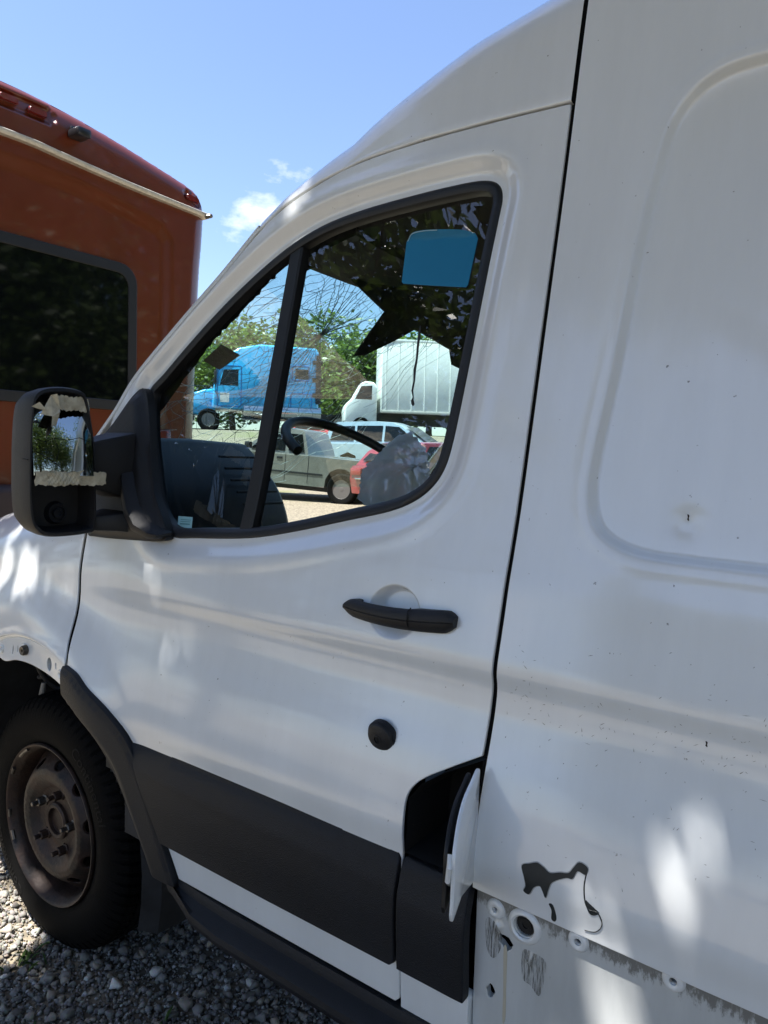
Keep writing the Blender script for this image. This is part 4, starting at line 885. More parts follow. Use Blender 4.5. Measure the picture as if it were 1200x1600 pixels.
panel('door_trim', [(.30, .60), (1.22, .60), (1.24, 1.24), (1.0, 1.21), (.7, 1.17), (.42, 1.16), (.30, 1.1)], lambda x, z: base_y(x, z)+.085, 'dark_interior', door, step=.06, flange=.012)

# ---- far side of the van (mirrored shells)
def far_copy(o, name, kids=()):
    c = o.copy(); COL.objects.link(c); c.parent = van; c.scale = (1, -1, 1); c.location = (0, 2*YC, 0); c.name = name
    for k in kids:
        d = k.copy(); COL.objects.link(d); d.parent = c
    return c
far_copy(door, 'passenger_door', [k for k in door.children if k.name.split('.')[0] in ('window_seal', 'window_divider', 'door_glass', 'quarter_glass', 'door_trim', 'door_cladding', 'door_handle')])
for o in [c for c in van.children if c.name.split('.')[0] in ('cab_roof', 'cargo_roof', 'screen_pillar', 'pillar_trim', 'cargo_side', 'rear_side', 'lower_side', 'sill_step')]:
    far_copy(o, o.name.split('.')[0])
panel('rear_wall', [(.06, .42), (1.90, .42), (1.86, 1.2), (1.72, 2.1), (1.6, 2.32), (.36, 2.32), (.24, 2.1), (.10, 1.2)], lambda x, z: -4.52+0*x, 'van_white', van, step=.2, flange=.02, axis='X')

# ---- windscreen cracks
rc = random.Random(21); cu, cv = CRACK = (.36, .633)
W_, H_ = 1.75, 1.0                              # rough size of the pane in metres
def crack(poly, r, material='crack_line'):
    P = [ws(u, v) for u, v in poly if 0.01 < u < .99 and 0.01 < v < .99]
    if len(P) > 1: return MB().tube([tuple(p+np.array([-.0015, 0, .001])) for p in P], r, 4, cap=False), material
mb1, mb2 = MB(), MB(); rays = []
for k in range(64):
    a = 2*math.pi*(k+rc.random()*.6)/64; L = (.10+.38*rc.random())*(1.7 if k % 5 == 0 else 1); pts = []; aa = a
    for s in range(int(L/.025)+2): pts.append((cu+s*.025*math.cos(aa)/W_, cv+s*.025*math.sin(aa)/H_)); aa += rc.gauss(0, .05)
    rays.append((a, L)); r = crack(pts, .0008)
    if r: mb1.add(r[0].v, r[0].f)
for ring in range(26):
    R = .012+ring*.015+ring*ring*.0005
    a = rc.random()*6
    while a < 12.5:
        span = .25+rc.random()*1.1; pts = [(cu+(R*(1+.05*math.sin(7*t+ring)+.03*math.sin(17*t)))*math.cos(t)/W_, cv+R*(1+.05*math.sin(7*t+ring)+.03*math.sin(17*t))*math.sin(t)/H_) for t in np.arange(a, a+span, .06)]
        r = crack(pts, .00065)
        if r and rc.random() < .8: mb1.add(r[0].v, r[0].f)
        a += span+rc.random()*.6
for k in range(44):                             # long stray cracks over the lower left of the pane
    u, v = .02+.35*rc.random(), .15+.6*rc.random(); a = rc.gauss(.5, .35); pts = []
    for s in range(8+int(14*rc.random())): pts.append((u, v)); u += .022*math.cos(a)/W_; v += .022*math.sin(a)/H_; a += rc.gauss(0, .09)
    r = crack(pts, .00065)
    if r: (mb1 if k % 3 else mb2).add(r[0].v, r[0].f)
for k in range(420):                            # glass crumbs glinting along the cracks
    a = rc.random()*6.28; R = .02+.38*rc.random()**.7; p = ws(cu+R*math.cos(a)/W_-.05*rc.random(), cv+R*math.sin(a)/H_-.2*rc.random()); s = .0007+.0013*rc.random()**2
    mb2.box(p[0]+.002, p[0]+.002+s, p[1], p[1]+s*1.5, p[2], p[2]+s*1.3)
tag(mb1.build('glass_cracks', 'crack_line', screen, smooth=False), kind='stuff'); tag(mb2.build('glass_crumbs', 'crack_bright', screen, smooth=False), kind='stuff')

q4 = [ws(*c)+np.array([.006, 0, .003]) for c in ((.105, .483), (.115, .535), (.185, .517), (.165, .465))]
obj('screen_sticker', [tuple(p) for p in q4]+[tuple(p+np.array([.001, 0, .001])) for p in q4], [(0, 1, 2, 3), (7, 6, 5, 4), (0, 4, 5, 1), (1, 5, 6, 2), (2, 6, 7, 3), (3, 7, 4, 0)], 'grey_plastic', screen, smooth=False)

# ------------------------------------------------------------------ orange motorhome in front of the van
rv = empty('motorhome', (-2.4, 1.16, 0)); tag(rv, 'orange motorhome with black rear window and aluminium rail', 'motorhome')
def rvp(p): return (p[0]-1.16, p[1])
R1 = [(2.50, .78), (2.53, 1.52), (2.565, 2.57), (2.585, 2.85), (2.600, 3.08), (2.59, 3.17), (2.555, 3.235), (2.50, 3.28), (2.36, 3.315), (2.17, 3.350), (1.92, 3.395), (1.70, 3.428), (1.49, 3.452), (1.29, 3.466), (1.16, 3.47)]
R1 = crom([rvp(p) for p in R1], 4); RVO = R1+[(-p[0], p[1]) for p in R1[::-1]][1:]
INN = [(1.06, .9), (1.07, 1.86), (1.085, 2.60), (1.08, 2.85), (1.02, 2.91), (.77, 2.955), (.41, 3.0), (0, 3.01)]; INN = INN+[(-a, b) for a, b in INN[::-1]][1:]
def rv_y(x, z):
    P = np.stack([x, z], 1); d = -sdf(P, RVO[::2]); u = np.clip(.13-d, 0, .129)
    y = (.13-np.sqrt(.13**2-u*u))*.75
    y = y+.022*sst(.06, -.06, sdf(P, INN))
    for cx, cz, ax, az in ((0, 3.355, .28, .052), (1.30, 3.195, .085, .045), (-1.30, 3.195, .085, .045)):
        e = np.maximum(np.abs(x-cx)-ax+az, 0)**2+(z-cz-(-.15*(np.abs(x)-1.3) if abs(cx) > 1 else 0))**2; y = y+.030*(1-sst(az*.75, az, np.sqrt(e)))
    return y
panel('rear_wall', RVO, rv_y, 'rv_orange', rv, step=.026, flange=.02, axis='X', guides=[offset_loop(resample(INN, .03), k_) for k_ in (-.06, -.03, 0, .03, .06)])
ring = lambda dx, s=1: [(dx, a*s, b) for a, b in RVO]
MB().loft([ring(-.097), ring(-3.5), ring(-7.0)], cap=False).build('body_shell', 'rv_orange', rv, angle=50)
box('under_box', (-6.8, -.10, -1.28, 1.28, .45, .80), 'rv_dark', rv, bevel=.03)
box('rear_bumper', (-.3, .10, -1.30, 1.30, .62, 1.17), 'rv_dark', rv, bevel=.05, seg=3)
mb = MB(); pts = [(-1.41, 3.10), (-.8, 3.135), (0, 3.155), (.33, 3.14), (.77, 3.115), (1.41, 3.097)]
pr = crom(pts, 6); mb.loft([[(dx, p[0], p[1]+dz) for dx, dz in ((-.05, -.018), (.035, -.018), (.045, -.006), (.045, .010), (.03, .018), (-.05, .018))] for p in pr]).build('awning_rail', 'aluminium', rv, angle=40)
MB().tube([(.03, 1.38, 3.085), (.055, 1.40, 3.092), (.05, 1.415, 3.098)], .016, 8).build('rail_end', 'bolt_steel', rv)
for k, (y, z) in enumerate(((-.17, 3.355), (0, 3.36), (.17, 3.35), (1.30, 3.195), (-1.30, 3.195))):
    lamp = MB().loft([[(dx-.02, y+(a-y)*s, z+(b-z)*s-.10*(a-y)*(abs(y) > 1)*(1 if y > 0 else -1)) for a, b in rrect(y-.058, y+.058, z-.018, z+.018, .014, 3)] for dx, s in ((-.02, 1), (.008, 1), (.020, .85))]).build('marker_lamp', 'lamp_red', rv)
cm = box('rear_camera', (.0, .12, .385, .475, 3.13, 3.18), 'camera_black', rv, bevel=.012); cm.location = (0, -.04, .135)
MB().tube([(.10, .39, 3.290), (.115, .39, 3.287)], .012, 12).build('camera_lens', 'rv_window', rv); box('camera_bracket', (-.02, .02, .36, .42, 3.30, 3.34), 'camera_black', rv, bevel=.006)
WO = rrect(-.80, .80, 1.70, 2.57, .10, 6)
panel('window_frame', rrect(-.84, .84, 1.66, 2.61, .12, 6), lambda x, z: .004+0*x, 'rubber', rv, holes=[rrect(-.785, .785, 1.715, 2.555, .09, 6)], step=.05, flange=.03, rad=.006, axis='X')
panel('rear_window', rrect(-.79, .79, 1.71, 2.56, .09, 6), lambda x, z: .014+.004*np.sin(3*x)*np.sin(2*z), 'rv_window', rv, step=.05, flange=0, axis='X')
for y in (-1.05, 1.05):
    box('tail_lamp', (-.02, .03, y-.06, y+.06, 1.25, 1.55), 'lamp_red', rv, bevel=.02)
def simple_wheel(parent, x, y, r, wdt, side, rimm='wheel_grey'):
    t = MB().lathe([(r*.60, 0), (r*.64, -.01), (r*.90, -.012), (r*.985, .02), (r, .05), (r, wdt-.05), (r*.985, wdt-.02), (r*.9, wdt), (r*.6, wdt)], 36, c=(0, 0, 0), cap=False).build('wheel', 'tyre_rubber', parent)
    rim = MB().lathe([(r*.62, .012), (r*.60, .006), (r*.56, .03), (r*.50, .05), (r*.40, .025), (r*.24, .02), (r*.20, .035), (r*.14, .01), (r*.02, .008)], 28).build('rim', rimm, t)
    for k in range(6):
        a = k*math.pi/3; MB().lathe([(r*.075, .036), (r*.07, .030), (.002, .030)], 10, c=(r*.49*math.cos(a), 0, r*.49*math.sin(a))).build('rim_hole', 'cavity', t)
    t.location = (x, y, r); t.rotation_euler = (0, 0, 0 if side < 0 else math.pi); return t
for x in (-2.2, -6.0):
    for s in (-1, 1): simple_wheel(rv, x, 1.22*s, .42, .28, s)

# ------------------------------------------------------------------ vehicles seen through the windscreen
def car_body(parent, prof, halfw, material, name='body', crown=.06, tuck=.10, bev=.03):
    """side profile (x,z) lofted across the width; shoulders tucked in at the ends"""
    rings = []
    for t in (-1, -.93, -.75, -.4, 0, .4, .75, .93, 1):
        k = abs(t)**6; rings.append([(x*(1-.018*k), halfw*t, z-(crown*k*(z-.5) if z > .6 else 0)) for x, z in prof])
    return MB().loft(rings).build(name, material, parent, angle=32, bevel=0)
def heading(fl, ff):                            # unit heading from left / forward amounts as seen by the viewer
    v = lef*fl+fwd*ff; return math.atan2(v[1], v[0])
def ground_at(D, L):
    x, y = dl(D, L); return (float(x), float(y), float(tz(x, y)))
# silver pickup
px, py = (float(q) for q in dl(17.6, 2.15))
pk = empty('pickup_truck', (px, py, float(tz(px, py))), heading(.95, .30)); pk.rotation_euler.y = math.radians(-3.2); tag(pk, 'silver extended-cab pickup truck parked side-on across the gravel', 'pickup truck')
PB = [(-2.55, .52), (-2.58, .98), (-2.50, 1.05), (-.62, 1.07), (1.05, 1.06), (2.05, .99), (2.42, .90), (2.50, .75), (2.48, .42), (2.15, .38), (1.98, .38), (1.97, .55), (1.88, .74), (1.70, .83), (1.50, .83), (1.32, .74), (1.23, .55), (1.22, .36), (-1.08, .36), (-1.10, .55), (-1.20, .74), (-1.38, .83), (-1.58, .83), (-1.76, .74), (-1.86, .55), (-1.88, .48)]
car_body(pk, PB, .88, 'pickup_silver', crown=.05)
PC = [(-.62, 1.04), (-.58, 1.20), (-.44, 1.58), (-.36, 1.64), (.15, 1.665), (.42, 1.63), (1.10, 1.10), (1.12, 1.04)]
rings = [[(x*(1-.02*abs(t)), .84*t*(1-.17*max(0, z-1.05)/.6), z-.02*abs(t)**4) for x, z in PC] for t in (-1, -.9, -.5, 0, .5, .9, 1)]
MB().loft(rings).build('cab', 'pickup_silver', pk, angle=35)
def side_win(parent, pts, y0, lean, zb, material='car_glass', name='side_window'):
    for s in (-1, 1):
        V = [(x, s*(y0-lean*(z-zb)), z) for x, z in pts]; n = len(V); V += [(x, y-s*.02, z) for x, y, z in V]
        obj(name, V, [tuple(range(n)) if s < 0 else tuple(range(n))[::-1]]+[(i, (i+1) % n, (i+1) % n+n, i+n)[::(-1 if s < 0 else 1)] for i in range(n)], material, parent, smooth=False)
side_win(pk, [(-.50, 1.12), (-.10, 1.12), (-.06, 1.52), (-.38, 1.52)], .858, .24, 1.05, 'rv_window')
side_win(pk, [(0, 1.12), (.86, 1.12), (.46, 1.52), (.03, 1.54)], .858, .24, 1.05, 'rv_window')
for s in (-1, 1):
    box('door_handle', (.02, .16, s*.885-.012, s*.885+.012, .93, .98), 'rubber', pk, bevel=.005)
    box('door_seam', (-.066, -.056, s*.881-.003, s*.881+.003, .42, 1.06), 'cavity', pk); box('door_seam', (.985, .995, s*.881-.003, s*.881+.003, .42, 1.05), 'cavity', pk)
    box('bed_seam', (-.645, -.633, s*.881-.003, s*.881+.003, .42, 1.06), 'cavity', pk)
    box('tail_lamp', (-2.60, -2.44, s*.80-.08, s*.80+.085, .72, 1.0), 'lamp_tail', pk, bevel=.015); box('headlamp', (2.30, 2.49, s*.66-.16, s*.66+.16, .70, .84), 'lamp_clear', pk, bevel=.03)
    box('mirror', (.78, .92, s*1.0-.08, s*1.0+.08, 1.10, 1.26), 'rubber', pk, bevel=.03)
    box('side_moulding', (-1.0, 1.15, s*.885-.008, s*.885+.008, .62, .66), 'rubber', pk)
    for x in (-1.48, 1.60): simple_wheel(pk, x, s*.88, .36, .24, s)
box('rear_bumper', (-2.72, -2.56, -.86, .86, .50, .66), 'chrome', pk, bevel=.03); box('front_bumper', (2.44, 2.60, -.86, .86, .42, .60), 'rubber', pk, bevel=.03)
box('underbody', (-2.3, 2.2, -.7, .7, .25, .45), 'underbody', pk)
# pale blue minivan behind it
mv_loc = tuple(float(q) for q in dl(25.5, -.3)); mv = empty('minivan', (*mv_loc, float(tz(*mv_loc))), heading(-.93, -.38)); tag(mv, 'pale blue minivan behind the silver pickup', 'minivan')
VB = [(-2.25, .30), (-2.32, .60), (-2.30, .98), (1.0, 1.00), (1.65, .96), (2.20, .80), (2.30, .55), (2.28, .30), (1.80, .30), (1.75, .55), (1.45, .68), (1.15, .55), (1.10, .28), (-1.05, .28), (-1.10, .55), (-1.40, .68), (-1.70, .55), (-1.75, .30)]
car_body(mv, VB, .92, 'minivan_blue')
VC = [(-2.30, .96), (-2.22, 1.35), (-2.05, 1.68), (-1.85, 1.745), (-.5, 1.775), (.15, 1.74), (.55, 1.60), (1.40, 1.02), (1.42, .96)]
MB().loft([[(x, .88*t*(1-.16*max(0, z-1)/.7), z-.03*abs(t)**4) for x, z in VC] for t in (-1, -.9, -.5, 0, .5, .9, 1)]).build('cabin', 'minivan_blue', mv, angle=35)
for pts in ([(-2.1, 1.07), (-1.2, 1.07), (-1.2, 1.58), (-1.98, 1.56)], [(-1.1, 1.07), (-.15, 1.07), (-.15, 1.60), (-1.1, 1.59)], [(-.05, 1.07), (1.15, 1.07), (.45, 1.56), (-.05, 1.60)]): side_win(mv, pts, .895, .20, 1.0, 'rv_window')
V = [(.60, -.62, 1.59), (.60, .62, 1.59), (1.42, .74, 1.05), (1.42, -.74, 1.05)]; obj('windscreen', [(x+.03, y, z+.02) for x, y, z in V], [(0, 3, 2, 1)], 'rv_window', mv, smooth=False)
for s in (-1, 1):
    box('headlamp', (2.05, 2.29, s*.70-.16, s*.70+.16, .66, .80), 'lamp_clear', mv, bevel=.03); box('tail_lamp', (-2.34, -2.26, s*.80-.08, s*.80+.08, .8, 1.3), 'lamp_tail', mv, bevel=.02)
    for x in (-1.42, 1.43): simple_wheel(mv, x, s*.90, .33, .21, s)
# red cars
def hatch(name, label, loc, hd, material, sc_=1):
    e = empty(name, loc, hd); e.scale = (sc_,)*3; tag(e, label, 'car')
    HB = [(-1.95, .30), (-2.02, .62), (-1.96, .90), (-1.7, .95), (.85, .94), (1.65, .84), (1.98, .70), (2.04, .50), (1.98, .28), (1.72, .28), (1.66, .52), (1.38, .66), (1.10, .52), (1.05, .26), (-.98, .26), (-1.03, .52), (-1.31, .66), (-1.59, .52), (-1.65, .28)]
    car_body(e, HB, .85, material)
    HC = [(-1.86, .92), (-1.62, 1.22), (-1.30, 1.40), (-.3, 1.45), (.25, 1.38), (1.02, .95), (1.02, .92)]
    MB().loft([[(x, .80*t*(1-.22*max(0, z-.95)/.5), z-.02*abs(t)**4) for x, z in HC] for t in (-1, -.9, -.5, 0, .5, .9, 1)]).build('cabin', material, e, angle=35)
    for pts in ([(-1.45, 1.0), (-.62, 1.0), (-.62, 1.33), (-1.15, 1.32)], [(-.54, 1.0), (.75, 1.0), (.15, 1.30), (-.54, 1.34)]): side_win(e, pts, .805, .30, .95, 'rv_window')
    obj('rear_window', [(-1.84, -.62, 1.0), (-1.84, .62, 1.0), (-1.42, .54, 1.375), (-1.42, -.54, 1.375)], [(0, 3, 2, 1)], 'rv_window', e, smooth=False)
    obj('windscreen', [(.30, -.56, 1.37), (.30, .56, 1.37), (1.04, .70, .975), (1.04, -.70, .975)], [(0, 3, 2, 1)], 'rv_window', e, smooth=False)
    box('chrome_strip', (2.01, 2.055, -.55, .55, .60, .64), 'chrome', e, bevel=.008); box('chrome_strip', (-2.045, -2.0, -.62, .62, .60, .635), 'chrome', e, bevel=.008)
    box('number_plate', (-2.06, -2.02, -.17, .17, .42, .56), 'lamp_clear', e, bevel=.006)
    for s in (-1, 1):
        box('tail_lamp', (-2.03, -1.92, s*.62-.17, s*.62+.17, .68, .84), 'lamp_tail', e, bevel=.02); box('headlamp', (1.80, 2.01, s*.60-.18, s*.60+.18, .56, .70), 'lamp_clear', e, bevel=.03)
        for x in (-1.31, 1.38): simple_wheel(e, x, s*.84, .31, .19, s)
    return e
hatch('red_hatchback', 'dark red hatchback parked beside the tail of the silver pickup', (-6.55, 12.75, float(tz(-6.55, 12.75))), heading(-.75, .66), 'car_red')
hatch('red_sedan', 'bright red car half hidden behind the silver pickup', ground_at(27.2, 3.1), heading(.25, .96), 'hatch_red', .85)

# blue tractor unit
bt_D, bt_L = 34.5, 5.6; bt = empty('tractor_truck', ground_at(bt_D, bt_L), heading(.97, -.22)); tag(bt, 'bright blue sleeper-cab tractor truck on the asphalt lot', 'truck')
def hull(parent, prof, hw, material, name, bev=.06, taper=.04, z0=1.6, z1=4.0):
    rings = [[(x, hw*t*(1-taper*max(0, z-z0)/(z1-z0)), z) for x, z in prof] for t in (-1, 1)]
    return MB().loft(rings).build(name, material, parent, bevel=bev, angle=30, seg=3)
SL = [(-2.2, 1.0), (-2.2, 3.70), (-2.05, 3.95), (.5, 3.98), (1.5, 3.75), (2.1, 3.30), (2.35, 2.95), (2.55, 1.95), (2.60, 1.0)]
hull(bt, SL, 1.20, 'truck_blue', 'sleeper_cab', .10)
hull(bt, [(2.45, 1.0), (2.45, 1.92), (2.9, 1.86), (3.45, 1.68), (3.65, 1.35), (3.68, .75), (3.3, .70), (2.5, .75)], 1.05, 'truck_blue', 'bonnet', .12)
side_win(bt, [(1.45, 2.05), (2.28, 2.05), (2.1, 2.75), (1.45, 2.80)], 1.20, .02, 1.6, 'rv_window')
side_win(bt, [(-1.7, 2.5), (-1.1, 2.5), (-1.1, 2.95), (-1.7, 2.95)], 1.20, .02, 1.6, 'rv_window', 'sleeper_window')
obj('windscreen', [(2.38, -1.0, 2.9), (2.38, 1.0, 2.9), (2.60, 1.1, 1.98), (2.60, -1.1, 1.98)], [(0, 3, 2, 1)], 'rv_window', bt, smooth=False)
def bpanel(x0, x1, z0, z1, m_='truck_blue_line', name='locker_door', r=.08):
    for s in (-1, 1):
        y = s*1.205; P = rrect(x0, x1, z0, z1, r, 3); Q = offset_loop(np.array(P), .045)
        rings = [[(a, y-s*.03, b) for a, b in P], [(a, y, b) for a, b in P], [(a, y, b) for a, b in Q], [(a, y-s*.03, b) for a, b in Q]]
        MB().loft(rings, cap=False).build(name, m_, bt, angle=20)
bpanel(-1.9, -.9, 1.15, 1.85); bpanel(-1.75, -.95, 2.40, 3.1); bpanel(-.55, .05, 1.2, 3.0, name='door_outline'); bpanel(1.30, 2.40, 1.1, 2.95, name='door_outline')
for s in (-1, 1):
    MB().tube([(-.45, s*1.27, .9), (-.45, s*1.27, 4.1)], .09, 12).build('exhaust_stack', 'chrome', bt)
    MB().tube([(-2.3, s*1.1, .95), (1.2, s*1.1, .95)], .30, 18).build('fuel_tank', 'chrome', bt)
    box('hinge_strap', (-2.28, -2.05, s*1.22-.02, s*1.22+.02, 1.4, 3.6), 'rubber', bt)
    for z in (1.7, 2.4, 3.2): box('fairing_latch', (-2.35, -1.9, s*1.235-.02, s*1.235+.02, z, z+.18), 'cavity', bt)
    box('warning_sticker', (1.85, 2.25, s*1.212-.006, s*1.212+.006, 1.30, 1.72), 'truck_white', bt)
    box('headlamp', (3.45, 3.70, s*.82-.18, s*.82+.18, .95, 1.2), 'lamp_clear', bt, bevel=.04)
    for x, r in ((2.75, .50), (-3.2, .50), (-4.5, .50)): simple_wheel(bt, x, s*1.12, r, .30, s)
    MB().tube([(2.40, s*1.2, 2.75), (2.45, s*1.5, 2.7), (2.45, s*1.5, 2.0), (2.48, s*1.2, 1.95)], .03, 8).build('mirror_bracket', 'rubber', bt); box('mirror', (2.40, 2.52, s*1.5-.12, s*1.5+.12, 2.05, 2.65), 'rubber', bt, bevel=.03)
box('front_bumper', (3.4, 3.80, -1.2, 1.2, .45, .85), 'chrome', bt, bevel=.06); box('frame_rail', (-5.2, 1.2, -.45, .45, .75, 1.0), 'rubber', bt)
# white box truck
bx_ = empty('box_truck', ground_at(34.0, -2.45), heading(.98, -.12)); tag(bx_, 'white box truck with ribbed cargo body on the asphalt lot', 'truck')
box('cargo_box', (-4.4, 2.9, -1.25, 1.25, 1.05, 4.25), 'truck_white', bx_, bevel=.03)
for k in range(13):
    x = -4.25+k*.58
    for s in (-1, 1): box('rib', (x-.02, x+.02, s*1.262-.014, s*1.262+.014, 1.15, 4.15), 'truck_white', bx_)
for s in (-1, 1):
    box('top_rail', (-4.42, 2.92, s*1.265-.02, s*1.265+.02, 4.15, 4.27), 'truck_white', bx_, bevel=.008); box('bottom_rail', (-4.42, 2.92, s*1.265-.02, s*1.265+.02, 1.02, 1.14), 'aluminium', bx_, bevel=.008)
hull(bx_, [(3.05, .6), (3.05, 2.15), (3.20, 2.38), (3.60, 2.42), (3.85, 2.28), (4.25, 1.55), (4.45, 1.40), (4.52, 1.1), (4.52, .55)], 1.0, 'truck_white', 'cab', .10, .06)
side_win(bx_, [(3.30, 1.60), (4.05, 1.60), (3.78, 2.18), (3.30, 2.22)], 1.005, .03, 1.6, 'rv_window')
obj('windscreen', [(3.90, -.8, 2.25), (3.90, .8, 2.25), (4.28, .88, 1.58), (4.28, -.88, 1.58)], [(0, 3, 2, 1)], 'rv_window', bx_, smooth=False)
for s in (-1, 1):
    for x in (-2.6, 3.75): simple_wheel(bx_, x, s*1.0, .42, .26, s)
box('chassis', (-4.2, 4.3, -.45, .45, .55, 1.05), 'rubber', bx_)

# ------------------------------------------------------------------ trees
def tree(name, label, loc, h, cr, cz, n, leaf, lm, seed, group, keep=(), trunk_r=.16, clump=55, csize=.42, off=(0, 0), limit=None):
    r = np.random.default_rng(seed); rr_ = random.Random(seed)
    x0, y0, z0 = loc; T = empty(name, loc); tag(T, label, 'tree', group)
    top = np.array([off[0], off[1], cz]); mb = MB()
    tp = [np.array([0, 0, -.1])]+[np.array([off[0]*t**1.6+.12*math.sin(5*t+seed), off[1]*t**1.6+.12*math.cos(4*t+seed), (cz+cr[2]*.4)*t]) for t in np.linspace(.12, 1, 8)]
    mb.tube([tuple(p) for p in tp], [trunk_r*(1.25-1.0*i/9) for i in range(9)], 10)
    for k in range(9):
        a = k*2.4+seed; b = tp[3+k % 5]; e = top+np.array([cr[0]*.75*math.cos(a), cr[1]*.75*math.sin(a), cr[2]*(.5*math.sin(k*1.7))])
        m_ = .5*(b+e)+np.array([0, 0, -.25]); mb.tube([tuple(b), tuple(m_), tuple(e)], [trunk_r*.42, trunk_r*.28, trunk_r*.08], 7)
    mb.build('trunk', 'bark', T, angle=60)
    nc = max(6, n//clump); d = r.normal(size=(nc, 3)); d /= np.linalg.norm(d, axis=1)[:, None]; rad = r.random(nc)**.45
    lump = 1+.22*np.sin(d[:, 0]*5+seed)*np.sin(d[:, 1]*4+2*seed)+.15*np.sin(d[:, 2]*7+seed)
    cc = top+d*rad[:, None]*np.array(cr)*lump[:, None]
    ci = r.integers(0, nc, n); P = cc[ci]+r.normal(size=(n, 3))*csize*np.array([1, 1, .6])
    keepm = np.ones(n, bool); Wp = P+np.array([x0, y0, z0])
    if limit is not None: keepm &= limit(Wp)
    S = np.array(tuple(SUN))
    for (kp, kr) in keep:                        # gaps in the canopy where shafts of sun come through
        q = Wp-np.array(kp); t = q@S; keepm &= np.linalg.norm(q-t[:, None]*S, axis=1) > kr
    P = P[keepm]; ci = ci[keepm]; n = len(P)
    a = r.normal(size=(n, 3)); a[:, 2] *= .45; a /= np.linalg.norm(a, axis=1)[:, None]
    b = np.cross(a, r.normal(size=(n, 3))); b /= np.linalg.norm(b, axis=1)[:, None]
    L = leaf*(.6+.8*r.random(n))[:, None]; a = a*L; b = b*L*.45
    V = np.stack([P-a, P-a*.1+b, P+a, P-a*.1-b], 1).reshape(-1, 3)
    me = bpy.data.meshes.new('crown'); me.vertices.add(4*n); me.vertices.foreach_set('co', V.ravel()); me.loops.add(4*n); me.polygons.add(n)
    me.loops.foreach_set('vertex_index', np.arange(4*n)); me.polygons.foreach_set('loop_start', np.arange(n)*4); me.update(calc_edges=True)
    at_ = me.attributes.new('tone', 'FLOAT', 'FACE'); tone = np.clip(.5*r.random(nc)[ci]+.5*r.random(n), 0, 1); at_.data.foreach_set('value', tone.astype(np.float32))
    me.materials.append(M[lm]); link(bpy.data.objects.new('crown', me), T); return T
# sun shafts: the bright patches on the van's flank and on the gravel by the wheel
SH = [((1.665, -.03, .94), .062), ((1.695, -.03, .89), .05), ((1.645, -.03, .86), .045), ((1.618, -.045, .775), .055), ((1.58, -.04, .655), .065), ((1.545, -.04, .55), .06), ((.60, .0, .98), .05), ((.675, .0, .93), .042), ((.92, .02, 1.16), .045), ((1.12, .05, 1.30), .035), ((1.425, .11, 1.56), .042), ((1.44, .14, 1.68), .03), ((1.31, .11, 1.52), .03), ((.98, .22, 2.08), .045), ((.78, .2, 1.95), .05), ((1.10, .23, 2.12), .03), ((.70, -.04, .80), .03), ((.50, .03, 1.10), .04), *[((-.42+.10*k_, .0, 1.07), .052) for k_ in range(7)], *[((.24+.09*k_, .02, 1.165), .04) for k_ in range(4)],  ((-.22, .0, 0), .13), ((-.10, -.06, 0), .09), ((-.5, -.2, 0), .25), ((.12, -.26, 0), .06)]
rs_ = random.Random(12); SH2 = []
for (kp, kr) in SH:                              # ragged edges: each gap is a cluster of small ones
    SH2.append((kp, kr*.74))
    for q in range(9):
        SH2.append(((kp[0]+rs_.gauss(0, kr*.85), kp[1], kp[2]+rs_.gauss(0, kr*1.5)), kr*(.25+.38*rs_.random())))
SH = SH2
tree('shade_tree', 'leafy tree whose canopy overhangs the van side', (2.6, -6.2, 0), 9, (2.9, 2.35, .85), 5.3, 66000, .085, 'leaf_near', 5, None, SH, .22, off=(-1.3, 3.85), limit=lambda P: P[:, 0] > -1.35+.3*np.sin(P[:, 2]*3), clump=40, csize=.32)
for k, (x, y, h, lb) in enumerate([(-6.5, -6.8, 7.0, 'tall leafy tree nearest the motorhome, reflected in the van glass'), (-10.5, -5.0, 7.4, 'leafy tree beside the motorhome flank'), (-3.0, -21, 5.6, 'leafy tree of the row opposite the van door'), (3.5, -23, 5.2, 'leafy tree of the row opposite the cargo side'), (11, -21, 5.6, 'leafy tree of the row opposite the van rear'), (10.5, -3.9, 6.8, 'leafy tree at the corner beyond the van rear'), (15, -1, 6.5, 'leafy tree straight behind the van'),
        (10.5, 5.5, 8.0, 'leafy tree behind the van, reflected in the motorhome window'), (8.2, 6.8, 4.6, 'low bushy tree behind the van rear corner'), (11.5, 12.5, 4.8, 'low bushy tree beyond the far rear corner'), (9.0, 11.5, 8.5, 'tall leafy tree beyond the far rear corner of the van'), (14.5, 9, 8.5, 'leafy tree furthest behind the van')]):
    tree('roadside_tree', lb, (x, y, 0), 9, (3.1, 3.0, h*.58), h*(.82 if h > 5 else .6), 17000 if k < 2 or k > 4 else 9000, .12 if k < 2 or k > 4 else .18, 'leaf_hedge', 20+k, 'row of trees round the yard', (), .2, csize=.6)
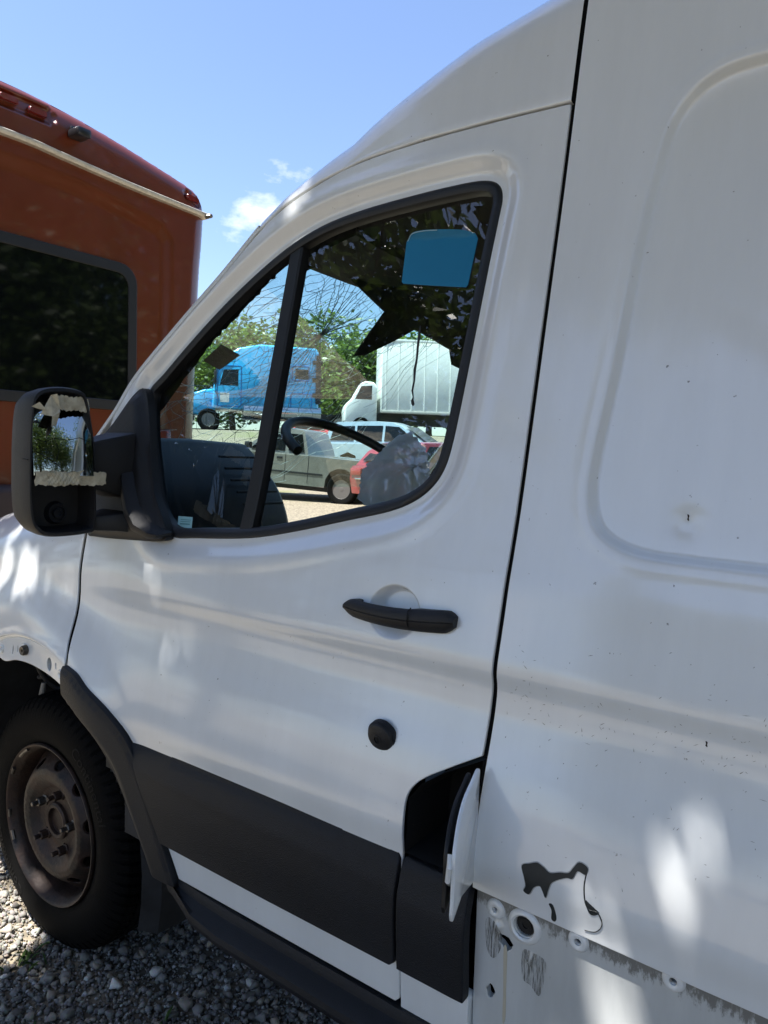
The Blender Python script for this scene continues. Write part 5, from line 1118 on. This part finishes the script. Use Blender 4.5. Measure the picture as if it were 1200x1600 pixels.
for k, (D, L, h, cr, n) in enumerate([(47, 1.9, 4.0, (2.8, 3.0, 3.2), 9000), (50, 6.0, 4.6, (3.4, 3.4, 3.2), 9000), (52, 11, 4.8, (3.6, 3.4, 3.4), 8000), (54, 16, 5, (3.8, 3.6, 3.6), 7000), (50, -3.0, 4.4, (3.4, 3.2, 3.2), 8000), (54, -8, 5, (3.6, 3.6, 3.6), 6000), (56, 22, 5, (4, 3.6, 3.8), 5000), (60, 4, 4.6, (4, 4, 3.4), 6000)]):
    tree('background_tree', ['round bright green tree right of the blue truck', 'green tree above the blue truck', 'pale green tree behind the blue truck cab', 'green tree left of the blue truck', 'green tree behind the white box truck', 'green tree right of the white box truck', 'green tree far left behind the motorhome', 'far green tree between the trucks'][k], ground_at(D, L), 9, cr, h, n, .20, 'leaf_far', 50+k, 'trees behind the trucks', (), .2, csize=.6)

# ------------------------------------------------------------------ loose stones and weeds by the wheel
def ico(sub):
    bm = bmesh.new(); bmesh.ops.create_icosphere(bm, subdivisions=sub, radius=1); v = np.array([tuple(q.co) for q in bm.verts]); f = np.array([[q.index for q in t.verts] for t in bm.faces]); bm.free(); return v, f
kinds = []
for k in range(16):
    v, f = ico(2 if k < 3 else 1); rk = np.random.default_rng(100+k); v = v.copy()
    for _ in range(7):                           # chop facets like crushed stone
        d = rk.normal(size=3); d /= np.linalg.norm(d); h = .32+.38*rk.random(); t = v@d; v -= np.clip(t-h, 0, None)[:, None]*d
    kinds.append((v*np.array([1, .8+.3*rk.random(), .55+.3*rk.random()]), f))
VV, FF, TT = [], [], []; k0 = 0
N = 32000
for i in range(N):
    if i < 28000: x, y = -.72+1.9*rng.random(), -.5+1.05*rng.random()
    else: x, y = -1.5+3.5*rng.random(), -1.2+3.0*rng.random()
    s = .0050*math.exp(rng.normal(0, .5))*(1 if i > 1500 else 1.9)
    s = min(s, .024)
    v, f = kinds[int(rng.integers(0, 9))] if s > .009 else kinds[int(rng.integers(6, 16))]
    a = rng.random()*6.28; b = rng.normal(0, .4); ca_, sa_ = math.cos(a), math.sin(a); cb, sb = math.cos(b), math.sin(b)
    Rm = np.array([[ca_, -sa_, 0], [sa_, ca_, 0], [0, 0, 1]]) @ np.array([[1, 0, 0], [0, cb, -sb], [0, sb, cb]])
    VV.append((v*s) @ Rm.T+np.array([x, y, s*.35+.004*rng.random()])); FF.append(f+k0); k0 += len(v); TT += [float(np.clip(rng.normal(.40, .2) if rng.random() < .95 else rng.normal(.9, .08), 0, 1))]*len(f)
V = np.vstack(VV); F = np.vstack(FF); me = bpy.data.meshes.new('gravel'); me.vertices.add(len(V)); me.vertices.foreach_set('co', V.ravel()); me.loops.add(3*len(F)); me.polygons.add(len(F))
me.loops.foreach_set('vertex_index', F.ravel()); me.polygons.foreach_set('loop_start', np.arange(len(F))*3); me.update(calc_edges=True)
at_ = me.attributes.new('tone', 'FLOAT', 'FACE'); at_.data.foreach_set('value', np.array(TT, np.float32)); me.materials.append(M['stones'])
tag(link(bpy.data.objects.new('gravel', me)), 'loose grey crushed stone on the ground by the wheel', 'gravel', kind='stuff')
mb = MB(); rw = random.Random(5)
for cx, cy, n in ((.02, -.02, 26), (.30, -.18, 14), (.55, .02, 16), (-.35, -.15, 20), (.75, -.2, 12), (.2, -.35, 14)):
    for k in range(n):
        a = rw.random()*6.28; L = .012+.03*rw.random(); x, y = cx+rw.gauss(0, .025), cy+rw.gauss(0, .025); w_ = .0016+.002*rw.random(); dx, dy = math.cos(a), math.sin(a)
        mb.add([(x-dy*w_, y+dx*w_, .004), (x+dy*w_, y-dx*w_, .004), (x+dx*L*.5+dy*w_*1.3, y+dy*L*.5-dx*w_*1.3, .004+L*.5), (x+dx*L, y+dy*L, .006+L*.6), (x+dx*L*.5-dy*w_*1.3, y+dy*L*.5+dx*w_*1.3, .004+L*.5)], [(0, 1, 2, 3, 4)])
mat('weed_green', (.055, .10, .02), .6, var=.4, scale=30)
tag(mb.build('weeds', 'weed_green', None, smooth=False), 'small green weeds among the stones by the tyre', 'weeds', kind='stuff')
